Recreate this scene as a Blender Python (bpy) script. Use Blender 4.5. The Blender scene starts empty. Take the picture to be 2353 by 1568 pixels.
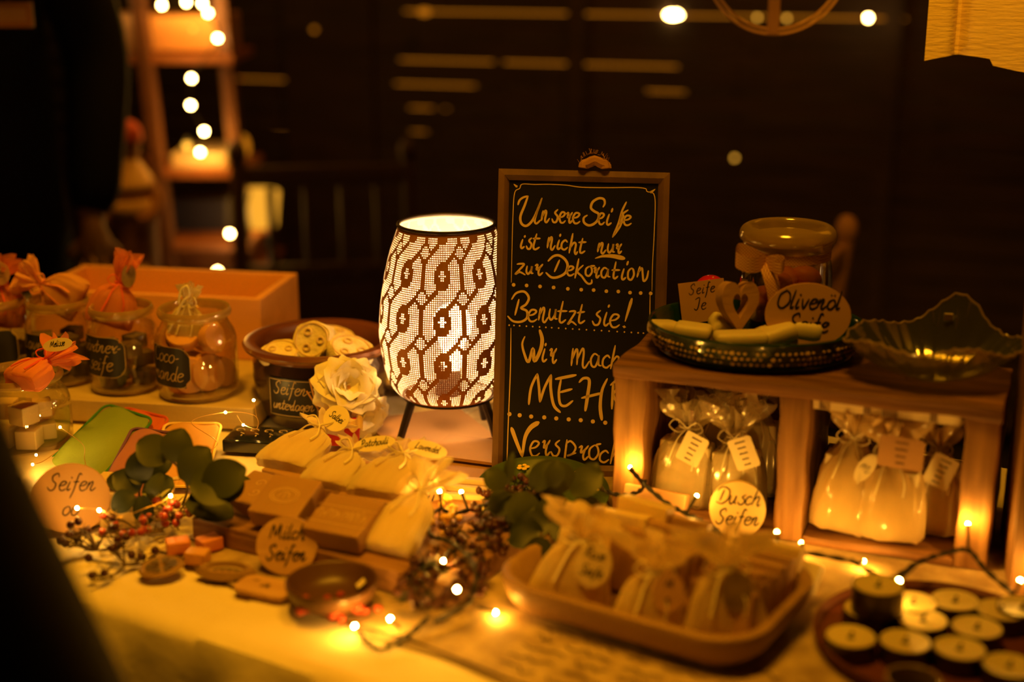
import bpy, bmesh, math, random
from mathutils import Vector, Matrix, Euler
random.seed(7)
PI = math.pi
SC = bpy.context.scene
COL = SC.collection

# ------------------------------------------------------------------ camera
T = 0.75                      # height of the market table
CAMZ = 1.36
PITCH = math.radians(16)
FPX = 2353 * 50 / 36.0
cam_d = bpy.data.cameras.new('camera')
cam_d.lens = 50; cam_d.sensor_width = 36; cam_d.sensor_fit = 'HORIZONTAL'
cam_d.clip_start = 0.02; cam_d.clip_end = 60
cam_d.dof.use_dof = True
cam_d.dof.focus_distance = 1.64
cam_d.dof.aperture_fstop = 1.75
cam = bpy.data.objects.new('camera', cam_d)
cam.location = (0, 0, CAMZ)
cam.rotation_euler = (math.radians(90) - PITCH, 0, 0)
COL.objects.link(cam)
SC.camera = cam

# ------------------------------------------------------------------ world, lights, exposure
SC.view_settings.view_transform = 'Standard'
SC.view_settings.look = 'None'
SC.view_settings.gamma = 1
SC.view_settings.exposure = 0.0
SC.view_settings.use_curve_mapping = False
SC.cycles.use_denoising = True
SC.cycles.max_bounces = 8
SC.cycles.diffuse_bounces = 3
SC.cycles.glossy_bounces = 4
SC.cycles.transmission_bounces = 8
SC.cycles.transparent_max_bounces = 24
SC.cycles.caustics_reflective = False
SC.cycles.caustics_refractive = False
SC.cycles.sample_clamp_indirect = 4.0
w = bpy.data.worlds.new('night'); SC.world = w; w.use_nodes = True
w.node_tree.nodes['Background'].inputs[0].default_value = (1.0, 0.36, 0.03, 1)
w.node_tree.nodes['Background'].inputs[1].default_value = 0.012
WARM = (1.0, 0.40, 0.012)
def spot(name, loc, tgt, power, size=0.12, angle=60, blend=0.8, color=WARM):
    l = bpy.data.lights.new(name, 'SPOT'); l.energy = power; l.color = color
    l.spot_size = math.radians(angle); l.spot_blend = blend; l.shadow_soft_size = size
    o = bpy.data.objects.new(name, l); o.location = loc
    o.rotation_euler = (Vector(tgt) - Vector(loc)).to_track_quat('-Z', 'Y').to_euler()
    COL.objects.link(o); return o
def point(name, loc, power, size=0.02, color=WARM):
    l = bpy.data.lights.new(name, 'POINT'); l.energy = power; l.color = color
    l.shadow_soft_size = size
    o = bpy.data.objects.new(name, l); o.location = loc; COL.objects.link(o); return o
# ceiling lamps of the stall and added fill spots, above the picture
spot('stall_lamp_front', (-0.25, 0.95, 2.15), (-0.2, 1.12, T), 56, 0.10, 44, 0.7)
spot('stall_lamp_main', (0.15, 1.15, 2.3), (0.0, 1.45, T), 40, 0.16, 75, 0.7)
spot('back_fill_spot', (-0.45, 1.45, 2.2), (-0.42, 1.86, T + .05), 52, 0.10, 46, 0.8)  # added to brighten the jars, wooden box and crock
spot('stall_lamp_cloth', (0.45, 1.25, 1.9), (0.62, 1.75, 1.3), 26, 0.06, 50, 0.6)
spot('shelf_fill_spot', (-0.70, 3.0, 2.2), (-0.85, 3.4, 0.9), 9, 0.1, 60, 0.7, (1, .34, .01))  # unseen fill light brightening the ladder shelf
spot('doll_fill_spot', (-0.55, 2.75, 1.9), (-0.82, 3.05, 0.75), 9, 0.08, 36, 0.8, (1, .36, .01))  # fill light added for the doll, no lamp hangs there
spot('fence_fill_spot', (0.4, 2.3, 2.6), (0.6, 4.0, 0.9), 34, 0.2, 95, 0.9, (1, .34, .02))  # unseen fill light that lifts the fence slats out of black

# ------------------------------------------------------------------ pixels (2353 x 1568) to places
def ray(px, py):
    a = (px - 1176.5) / FPX; b = -(py - 784) / FPX
    return Vector((a, math.cos(PITCH) + b * math.sin(PITCH), -math.sin(PITCH) + b * math.cos(PITCH)))
def at(px, py, h=0.0):
    r = ray(px, py); k = (T + h - CAMZ) / r.z
    return Vector((r.x * k, r.y * k, T + h))
def atY(px, py, Y):
    r = ray(px, py); k = Y / r.y
    return Vector((r.x * k, Y, CAMZ + r.z * k))

# ------------------------------------------------------------------ materials
MATS = {}
def pmat(name, col, rough=0.6, metal=0.0, var=None, scale=8, stretch=(1, 1, 1), bump=0.0, bscale=40, spec=0.5,
         alpha=None, emit=None, estr=0, sss=0, coat=0, trans=0):
    m = bpy.data.materials.new(name); m.use_nodes = True
    nt = m.node_tree; b = nt.nodes['Principled BSDF']
    b.inputs['Base Color'].default_value = (*col, 1)
    b.inputs['Roughness'].default_value = rough
    b.inputs['Metallic'].default_value = metal
    b.inputs['Specular IOR Level'].default_value = spec
    if coat: b.inputs['Coat Weight'].default_value = coat; b.inputs['Coat Roughness'].default_value = .1
    if sss:
        b.inputs['Subsurface Weight'].default_value = sss
        b.inputs['Subsurface Radius'].default_value = (.02, .01, .005); b.inputs['Subsurface Scale'].default_value = .5
    if trans: b.inputs['Transmission Weight'].default_value = trans
    if emit is not None:
        b.inputs['Emission Color'].default_value = (*emit, 1); b.inputs['Emission Strength'].default_value = estr
    if var is not None or bump:
        tc = nt.nodes.new('ShaderNodeTexCoord'); mp = nt.nodes.new('ShaderNodeMapping')
        mp.inputs['Scale'].default_value = stretch
        nt.links.new(tc.outputs['Object'], mp.inputs['Vector'])
    if var is not None:
        nz = nt.nodes.new('ShaderNodeTexNoise'); nz.inputs['Scale'].default_value = scale
        nz.inputs['Detail'].default_value = 6
        nt.links.new(mp.outputs[0], nz.inputs['Vector'])
        cr = nt.nodes.new('ShaderNodeValToRGB')
        cr.color_ramp.elements[0].position = .3; cr.color_ramp.elements[1].position = .7
        cr.color_ramp.elements[0].color = (*var, 1); cr.color_ramp.elements[1].color = (*col, 1)
        nt.links.new(nz.outputs['Fac'], cr.inputs[0]); nt.links.new(cr.outputs[0], b.inputs['Base Color'])
    if bump:
        n2 = nt.nodes.new('ShaderNodeTexNoise'); n2.inputs['Scale'].default_value = bscale; n2.inputs['Detail'].default_value = 5
        nt.links.new(mp.outputs[0], n2.inputs['Vector'])
        bp = nt.nodes.new('ShaderNodeBump'); bp.inputs['Strength'].default_value = bump; bp.inputs['Distance'].default_value = .004
        nt.links.new(n2.outputs['Fac'], bp.inputs['Height']); nt.links.new(bp.outputs[0], b.inputs['Normal'])
    if alpha is not None: b.inputs['Alpha'].default_value = alpha
    MATS[name] = m; return m

def thin_glass(name, tint=(.97, .95, .9), refl=.12, rough=.03):
    m = bpy.data.materials.new(name); m.use_nodes = True; nt = m.node_tree; nt.nodes.clear()
    out = nt.nodes.new('ShaderNodeOutputMaterial'); mx = nt.nodes.new('ShaderNodeMixShader')
    tr = nt.nodes.new('ShaderNodeBsdfTransparent'); tr.inputs[0].default_value = (*tint, 1)
    gl = nt.nodes.new('ShaderNodeBsdfGlossy'); gl.inputs['Roughness'].default_value = rough
    lw = nt.nodes.new('ShaderNodeLayerWeight'); lw.inputs[0].default_value = .35
    mr = nt.nodes.new('ShaderNodeMapRange'); mr.inputs['To Min'].default_value = refl * .4; mr.inputs['To Max'].default_value = min(1, refl * 5)
    nt.links.new(lw.outputs['Facing'], mr.inputs['Value']); nt.links.new(mr.outputs[0], mx.inputs[0])
    nt.links.new(tr.outputs[0], mx.inputs[1]); nt.links.new(gl.outputs[0], mx.inputs[2]); nt.links.new(mx.outputs[0], out.inputs[0])
    MATS[name] = m; return m

def organza(name, col, opac=.6, gloss=.0):
    """sheer woven cloth: part open weave, part translucent thread"""
    m = bpy.data.materials.new(name); m.use_nodes = True; nt = m.node_tree; nt.nodes.clear()
    out = nt.nodes.new('ShaderNodeOutputMaterial'); mx = nt.nodes.new('ShaderNodeMixShader')
    tr = nt.nodes.new('ShaderNodeBsdfTransparent')
    df = nt.nodes.new('ShaderNodeBsdfDiffuse'); df.inputs[0].default_value = (*col, 1)
    tl = nt.nodes.new('ShaderNodeBsdfTranslucent'); tl.inputs[0].default_value = (*col, 1)
    m2 = nt.nodes.new('ShaderNodeMixShader'); m2.inputs[0].default_value = .4
    nt.links.new(df.outputs[0], m2.inputs[1]); nt.links.new(tl.outputs[0], m2.inputs[2])
    src = m2
    if gloss:
        g = nt.nodes.new('ShaderNodeBsdfGlossy'); g.inputs['Roughness'].default_value = .15
        m3 = nt.nodes.new('ShaderNodeMixShader'); m3.inputs[0].default_value = gloss
        nt.links.new(m2.outputs[0], m3.inputs[1]); nt.links.new(g.outputs[0], m3.inputs[2]); src = m3
    tc = nt.nodes.new('ShaderNodeTexCoord'); nz = nt.nodes.new('ShaderNodeTexNoise'); nz.inputs['Scale'].default_value = 45
    mp = nt.nodes.new('ShaderNodeMapping'); mp.inputs['Scale'].default_value = (1, 1, .35)
    nt.links.new(tc.outputs['Object'], mp.inputs[0]); nt.links.new(mp.outputs[0], nz.inputs['Vector'])
    lw = nt.nodes.new('ShaderNodeLayerWeight'); lw.inputs[0].default_value = .4
    ma = nt.nodes.new('ShaderNodeMath'); ma.operation = 'MULTIPLY_ADD'; ma.inputs[1].default_value = .5; ma.inputs[2].default_value = opac - .25
    nt.links.new(nz.outputs['Fac'], ma.inputs[0])
    mb = nt.nodes.new('ShaderNodeMath'); mb.operation = 'ADD'; mb.use_clamp = True
    mc = nt.nodes.new('ShaderNodeMath'); mc.operation = 'MULTIPLY'; mc.inputs[1].default_value = .45
    nt.links.new(lw.outputs['Facing'], mc.inputs[0]); nt.links.new(ma.outputs[0], mb.inputs[0]); nt.links.new(mc.outputs[0], mb.inputs[1])
    nt.links.new(mb.outputs[0], mx.inputs[0]); nt.links.new(tr.outputs[0], mx.inputs[1]); nt.links.new(src.outputs[0], mx.inputs[2])
    nt.links.new(mx.outputs[0], out.inputs[0]); MATS[name] = m; return m

def emitter(name, col, strength):
    m = bpy.data.materials.new(name); m.use_nodes = True; nt = m.node_tree; nt.nodes.clear()
    out = nt.nodes.new('ShaderNodeOutputMaterial'); e = nt.nodes.new('ShaderNodeEmission')
    e.inputs[0].default_value = (*col, 1); e.inputs[1].default_value = strength
    nt.links.new(e.outputs[0], out.inputs[0]); MATS[name] = m; return m

def gingham(name, a, b, n=600):
    m = pmat(name, a, .8); nt = m.node_tree; bs = nt.nodes['Principled BSDF']
    tc = nt.nodes.new('ShaderNodeTexCoord'); ck = nt.nodes.new('ShaderNodeTexChecker')
    ck.inputs['Scale'].default_value = n; ck.inputs['Color1'].default_value = (*a, 1); ck.inputs['Color2'].default_value = (*b, 1)
    nt.links.new(tc.outputs['Object'], ck.inputs['Vector']); nt.links.new(ck.outputs[0], bs.inputs['Base Color']); return m

pmat('cream_cloth', (.88, .78, .55), .85, var=(.80, .68, .44), scale=9, bump=.25, bscale=60)
pmat('runner_paper', (.54, .40, .20), .8, var=(.30, .20, .09), scale=40, bump=.1)
pmat('kraft', (.50, .28, .11), .7, var=(.38, .2, .08), scale=5)
pmat('old_wood', (.42, .22, .09), .6, var=(.20, .09, .03), scale=14, stretch=(1, 6, 6), bump=.5, bscale=30)
pmat('crate_wood', (.33, .155, .055), .6, var=(.11, .045, .015), scale=5, stretch=(1.3, 14, 20), bump=.6, bscale=8)
pmat('crate_upright', (.50, .27, .10), .6, var=(.20, .09, .03), scale=5, stretch=(16, 16, 1.3), bump=.6, bscale=8)
pmat('frame_wood', (.27, .15, .07), .55, var=(.10, .05, .02), scale=22, stretch=(1, 1, .3), bump=.5, bscale=60)
pmat('tray_wood', (.38, .23, .085), .55, var=(.28, .155, .05), scale=8, stretch=(1, 4, 4), bump=.2)
pmat('pale_wood', (.62, .38, .18), .6, var=(.50, .28, .12), scale=12, stretch=(1, 4, 4), bump=.2)
pmat('bright_wood', (.62, .48, .25), .55, var=(.52, .38, .18), scale=8, stretch=(1, 5, 5), bump=.15)
pmat('dark_bowl_wood', (.13, .06, .025), .4, var=(.07, .03, .012), scale=12, bump=.1)
pmat('post_wood', (.17, .060, .016), .6, var=(.12, .04, .01), scale=6, stretch=(4, 4, 1))
pmat('candy', (.95, .34, .12), .4, var=(.98, .48, .20), scale=60)
pmat('shelf_wood', (.42, .15, .04), .6, var=(.32, .10, .03), scale=6, stretch=(4, 4, 1))
pmat('box_wood', (.85, .42, .13), .6, var=(.72, .34, .10), scale=6, stretch=(1, 4, 4))
pmat('fence_wood', (.06, .03, .015), .7, var=(.03, .015, .008), scale=4, stretch=(.6, 4, 8), bump=.4)
pmat('dark_floor', (.03, .02, .012), .9, var=(.02, .012, .008))
pmat('chalk_black', (.006, .005, .003), .6, var=(.010, .008, .004), scale=20, spec=.25)
pmat('label_black', (.008, .007, .008), .45)
pmat('chalk_paint', (.85, .62, .22), .8)
pmat('label_paint', (.62, .45, .20), .8)
pmat('ink', (.012, .008, .006), .6)
pmat('faint_ink', (.05, .028, .015), .7)
pmat('soap_brown', (.43, .25, .10), .45, var=(.38, .21, .09), scale=20, sss=.15)
pmat('soap_stamp', (.66, .44, .22), .45)
pmat('soap_cream', (.82, .62, .30), .5, var=(.75, .54, .25), scale=20, sss=.15)
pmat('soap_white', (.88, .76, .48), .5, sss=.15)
pmat('soap_dark', (.10, .07, .035), .5, var=(.16, .11, .05), scale=30)
pmat('soap_tan', (.50, .28, .12), .5, var=(.42, .22, .09), scale=20)
pmat('soap_orange', (.75, .22, .08), .5, var=(.85, .36, .16), scale=30)
pmat('soap_amber', (.70, .36, .12), .4, sss=.2)
organza('organza_cream', (.92, .80, .52), .62)
organza('organza_gold', (.94, .76, .38), .66)
organza('organza_orange', (.95, .36, .16), .62)
organza('organza_peach', (.90, .50, .26), .7)
organza('cellophane', (.90, .76, .45), .34, .35)
organza('paper_bag', (.85, .66, .34), .8, .05)
pmat('ribbon_cream', (.90, .82, .58), .5)
pmat('ribbon_red', (.85, .12, .05), .5)
pmat('ribbon_orange', (.95, .35, .18), .5)
pmat('tag_paper', (.88, .76, .50), .7)
pmat('tag_grey', (.35, .24, .14), .7, var=(.16, .10, .06), scale=60)
pmat('tag_kraft', (.62, .36, .18), .7)
thin_glass('jar_glass', refl=.16)
thin_glass('rim_glass', (.80, .72, .52), .55, .12)
def diffuse_mix(name, f, col):
    nt = MATS[name].node_tree; out = [n for n in nt.nodes if n.type == 'OUTPUT_MATERIAL'][0]; src = out.inputs[0].links[0].from_socket
    a = nt.nodes.new('ShaderNodeBsdfDiffuse'); a.inputs[0].default_value = (*col, 1); b = nt.nodes.new('ShaderNodeBsdfTranslucent'); b.inputs[0].default_value = (*col, 1)
    m1 = nt.nodes.new('ShaderNodeMixShader'); m1.inputs[0].default_value = .5; m2 = nt.nodes.new('ShaderNodeMixShader'); m2.inputs[0].default_value = f
    nt.links.new(a.outputs[0], m1.inputs[1]); nt.links.new(b.outputs[0], m1.inputs[2]); nt.links.new(src, m2.inputs[1]); nt.links.new(m1.outputs[0], m2.inputs[2]); nt.links.new(m2.outputs[0], out.inputs[0])
diffuse_mix('rim_glass', .34, (1, .74, .26))  # amber diffuse mixed in to imitate light refracted in the rims
thin_glass('shell_glass', (.72, .70, .50), .5, .12)
diffuse_mix('shell_glass', .07, (.55, .6, .4))
pmat('lamp_bronze', (.48, .21, .06), .45, .35, var=(.36, .14, .04), scale=60)
pmat('lamp_white', (.95, .93, .90), .6)
pmat('black_metal', (.018, .013, .010), .45, .4, var=(.03, .02, .015), scale=60, bump=.3, bscale=120)
pmat('crock_clay', (.20, .065, .022), .32, var=(.13, .04, .014), scale=10, coat=.3)
pmat('crock_glaze', (.04, .018, .010), .2, coat=.5)
pmat('rose_petal', (.95, .86, .58), .6, sss=.1)
pmat('sponge', (.93, .84, .55), .9, var=(.85, .74, .42), scale=60, bump=.6, bscale=120)
pmat('red_velvet', (.42, .012, .010), .8)
pmat('lace', (.85, .62, .30), .8)
pmat('green_felt', (.20, .30, .035), .8, var=(.27, .36, .05), scale=9, bump=.2, bscale=200)
pmat('green_seam', (.04, .20, .03), .8)
pmat('purple_felt', (.42, .17, .20), .8, var=(.34, .13, .20), scale=9, bump=.2)
pmat('purple_seam', (.16, .07, .26), .8)
pmat('red_felt', (.60, .12, .03), .8)
pmat('orange_felt', (.62, .33, .10), .8)
pmat('orange_seam', (.85, .62, .20), .8)
pmat('navy_felt', (.02, .03, .06), .8)
pmat('leaf', (.040, .055, .010), .5, var=(.065, .075, .016), scale=14, bump=.1)
pmat('leaf_dark', (.012, .020, .005), .5, var=(.022, .030, .008), scale=14)
pmat('twig', (.08, .045, .02), .7)
pmat('dry_sprig', (.24, .17, .05), .7, var=(.14, .09, .03), scale=40)
pmat('berry_red', (.42, .05, .02), .3, coat=.4)
pmat('berry_dark', (.055, .009, .004), .4)
pmat('berry_yellow', (.85, .55, .08), .4)
pmat('petal_yellow', (.85, .75, .08), .6)
pmat('cord', (.012, .010, .008), .5)
pmat('copper_wire', (.85, .55, .20), .3, .6)
pmat('enamel_green', (.010, .045, .022), .15, coat=.6)
pmat('enamel_pattern', (.62, .45, .14), .4)
pmat('plate_green', (.05, .085, .012), .3, coat=.3)
pmat('plate_flower', (.85, .60, .10), .5)
pmat('toadstool_red', (.72, .02, .010), .25, coat=.6)
pmat('white_dot', (.9, .8, .6), .5)
pmat('clay_saucer', (.13, .028, .008), .6)
pmat('wax', (.80, .66, .30), .45, sss=.2)
pmat('wick', (.06, .045, .03), .7)
pmat('tin', (.10, .07, .04), .4, .5)
pmat('dark_tin', (.010, .012, .010), .12, coat=.8)
pmat('rope', (.62, .34, .12), .9, var=(.42, .2, .07), scale=60)
pmat('coat_black', (.0035, .0035, .0035), .9)
pmat('skin', (.55, .30, .18), .6)
pmat('hair', (.03, .018, .01), .8)
pmat('trousers', (.006, .006, .009), .9)
pmat('cap_red', (.62, .10, .03), .8)
pmat('doll_brown', (.42, .19, .06), .8)
pmat('doll_cream', (.95, .62, .25), .9)
pmat('teal', (.02, .10, .10), .8)
pmat('linen', (.78, .60, .28), .85, var=(.68, .50, .22), scale=20, stretch=(1, 1, 6), bump=.4, bscale=50)
pmat('cotton_white', (.85, .68, .38), .85)
pmat('chair_wood', (.05, .022, .010), .6)
pmat('chair_pale', (.40, .20, .08), .6)
pmat('blue_box', (.06, .06, .12), .8)
pmat('iron_hoop', (.75, .42, .15), .5)
gingham('gingham', (.90, .60, .30), (.55, .22, .10))
emitter('led_glow', (1, .44, .045), 1000)
emitter('micro_glow', (1, .52, .09), 400)
emitter('far_glow', (1, .62, .18), 70)
emitter('far_glow_dim', (1, .45, .04), 2.6)
emitter('lamp_glow', (1, .54, .19), 110)
emitter('stall_glow', (1, .30, .01), .55)
emitter('lantern_glow', (1, .42, .03), 1.0)
emitter('stall_glow_red', (1, .08, .01), .5)

# ------------------------------------------------------------------ mesh building
I4 = Matrix.Identity(4)
def TR(x=0, y=0, z=0): return Matrix.Translation((x, y, z))
def RX(a): return Matrix.Rotation(math.radians(a), 4, 'X')
def RY(a): return Matrix.Rotation(math.radians(a), 4, 'Y')
def RZ(a): return Matrix.Rotation(math.radians(a), 4, 'Z')
def SCL(x, y, z): return Matrix.Diagonal((x, y, z, 1))

class MB:
    def __init__(s): s.v = []; s.f = []
    def add(s, vs, fs, M=I4):
        n = len(s.v); s.v += [tuple(M @ Vector(v)) for v in vs]; s.f += [tuple(i + n for i in f) for f in fs]; return s
    def box(s, sx, sy, sz, M=I4, bev=0.0):
        """centred in x and y, resting on z = 0"""
        if bev <= 0:
            vs = [(x * sx / 2, y * sy / 2, z * sz) for z in (0, 1) for y in (-1, 1) for x in (-1, 1)]
            return s.add(vs, [(0, 2, 3, 1), (4, 5, 7, 6), (0, 1, 5, 4), (2, 6, 7, 3), (0, 4, 6, 2), (1, 3, 7, 5)], M)
        bm = bmesh.new(); bmesh.ops.create_cube(bm, size=1)
        bmesh.ops.scale(bm, vec=(sx, sy, sz), verts=bm.verts); bmesh.ops.translate(bm, vec=(0, 0, sz / 2), verts=bm.verts)
        bmesh.ops.bevel(bm, geom=bm.edges[:], offset=bev, segments=3, affect='EDGES', profile=.6)
        bm.verts.ensure_lookup_table(); bm.verts.index_update()
        s.add([v.co[:] for v in bm.verts], [[v.index for v in f.verts] for f in bm.faces], M); bm.free(); return s
    def lathe(s, prof, n=40, M=I4, wob=None, a0=0, a1=2 * PI):
        """prof: list of (radius, z)"""
        full = abs(a1 - a0 - 2 * PI) < 1e-6; vs = []; m = len(prof); nn = n if full else n + 1
        for i in range(nn):
            a = a0 + (a1 - a0) * i / n
            for j, (r, z) in enumerate(prof):
                k = wob(a, j, m) if wob else 1
                vs.append((r * k * math.cos(a), r * k * math.sin(a), z))
        fs = []
        for i in range(n):
            i2 = (i + 1) % nn
            for j in range(m - 1): fs.append((i * m + j, i2 * m + j, i2 * m + j + 1, i * m + j + 1))
        return s.add(vs, fs, M)
    def tube(s, pts, r, n=8, M=I4, closed=False, flat=1.0):
        pts = [Vector(p) for p in pts]; L = len(pts); vs = []; fs = []
        rr = r if isinstance(r, (list, tuple)) else [r] * L; up = Vector((0.13, .21, 1))
        prev = None
        for i, p in enumerate(pts):
            if closed: t = pts[(i + 1) % L] - pts[i - 1]
            else: t = pts[min(i + 1, L - 1)] - pts[max(i - 1, 0)]
            if t.length < 1e-9: t = Vector((0, 0, 1))
            t.normalize()
            a = (prev - t * prev.dot(t)) if prev is not None else t.cross(up)
            if a.length < 1e-4: a = t.cross(Vector((1, .1, 0)))
            a.normalize(); prev = a; b = t.cross(a)
            for k in range(n):
                th = 2 * PI * k / n; vs.append(tuple(p + (a * math.cos(th) + b * math.sin(th) * flat) * rr[i]))
        for i in range(L if closed else L - 1):
            j = (i + 1) % L
            for k in range(n):
                k2 = (k + 1) % n; fs.append((i * n + k, i * n + k2, j * n + k2, j * n + k))
        if not closed: fs.append(tuple(range(n - 1, -1, -1))); fs.append(tuple((L - 1) * n + k for k in range(n)))
        return s.add(vs, fs, M)
    def ball(s, r, M=I4, nu=16, nv=10, sc=(1, 1, 1)):
        vs = [(0, 0, -r * sc[2])]; fs = []
        for j in range(1, nv):
            ph = -PI / 2 + PI * j / nv
            for i in range(nu):
                a = 2 * PI * i / nu; vs.append((r * math.cos(ph) * math.cos(a) * sc[0], r * math.cos(ph) * math.sin(a) * sc[1], r * math.sin(ph) * sc[2]))
        vs.append((0, 0, r * sc[2])); top = len(vs) - 1
        for i in range(nu):
            i2 = (i + 1) % nu; fs.append((0, 1 + i2, 1 + i)); q = 1 + (nv - 2) * nu; fs.append((q + i, q + i2, top))
            for j in range(nv - 2): fs.append((1 + j * nu + i, 1 + j * nu + i2, 1 + (j + 1) * nu + i2, 1 + (j + 1) * nu + i))
        return s.add(vs, fs, M)
    def prism(s, out, t, M=I4):
        """outline in x, y extruded along z from 0 to t"""
        n = len(out); vs = [(x, y, 0) for x, y in out] + [(x, y, t) for x, y in out]
        fs = [tuple(range(n - 1, -1, -1)), tuple(range(n, 2 * n))] + [(i, (i + 1) % n, n + (i + 1) % n, n + i) for i in range(n)]
        return s.add(vs, fs, M)
    def grid(s, fn, nu, nv, M=I4):
        vs = [tuple(fn(i / nu, j / nv)) for j in range(nv + 1) for i in range(nu + 1)]; w_ = nu + 1
        return s.add(vs, [(j * w_ + i, j * w_ + i + 1, (j + 1) * w_ + i + 1, (j + 1) * w_ + i) for j in range(nv) for i in range(nu)], M)
    def build(s, name, mat, parent=None, smooth=True, angle=40):
        me = bpy.data.meshes.new(name); me.from_pydata(s.v, [], s.f); me.update()
        me.materials.append(MATS[mat] if isinstance(mat, str) else mat)
        if smooth:
            me.polygons.foreach_set('use_smooth', [True] * len(me.polygons))
            try: me.set_sharp_from_angle(angle=math.radians(angle))
            except Exception: pass
        o = bpy.data.objects.new(name, me); COL.objects.link(o)
        if parent is not None: o.parent = parent
        return o

def tag(o, label, cat, group=None, kind=None):
    o['label'] = label; o['category'] = cat
    if group: o['group'] = group
    if kind: o['kind'] = kind
    return o
def thing(name, label, cat, loc=(0, 0, 0), rot=(0, 0, 0), group=None):
    o = bpy.data.objects.new(name, None); COL.objects.link(o); o.empty_display_size = .02
    o.location = loc; o.rotation_euler = [math.radians(a) for a in rot]
    return tag(o, label, cat, group)
def struct(name, mb, mat, smooth=False):
    o = mb.build(name, mat, None, smooth); o['kind'] = 'structure'; return o
def dup(root, loc=None, rot=None, label=None):
    r = root.copy(); COL.objects.link(r)
    if loc is not None: r.location = loc
    if rot is not None: r.rotation_euler = [math.radians(a) for a in rot]
    if label: r['label'] = label
    for ch in list(root.children):
        c = ch.copy(); COL.objects.link(c); c.parent = r
        for g in list(ch.children):
            d = g.copy(); COL.objects.link(d); d.parent = c
    return r
def smooth_line(pts, k=6):
    P = [Vector(p) for p in pts]
    if len(P) < 3: return [P[0].lerp(P[-1], i / k) for i in range(k + 1)]
    out = []
    for i in range(len(P) - 1):
        a = P[max(i - 1, 0)]; b = P[i]; c = P[i + 1]; d = P[min(i + 2, len(P) - 1)]
        for j in range(k):
            t = j / k
            out.append(.5 * ((2 * b) + (c - a) * t + (2 * a - 5 * b + 4 * c - d) * t * t + (3 * b - a - 3 * c + d) * t ** 3))
    out.append(P[-1]); return out

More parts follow.
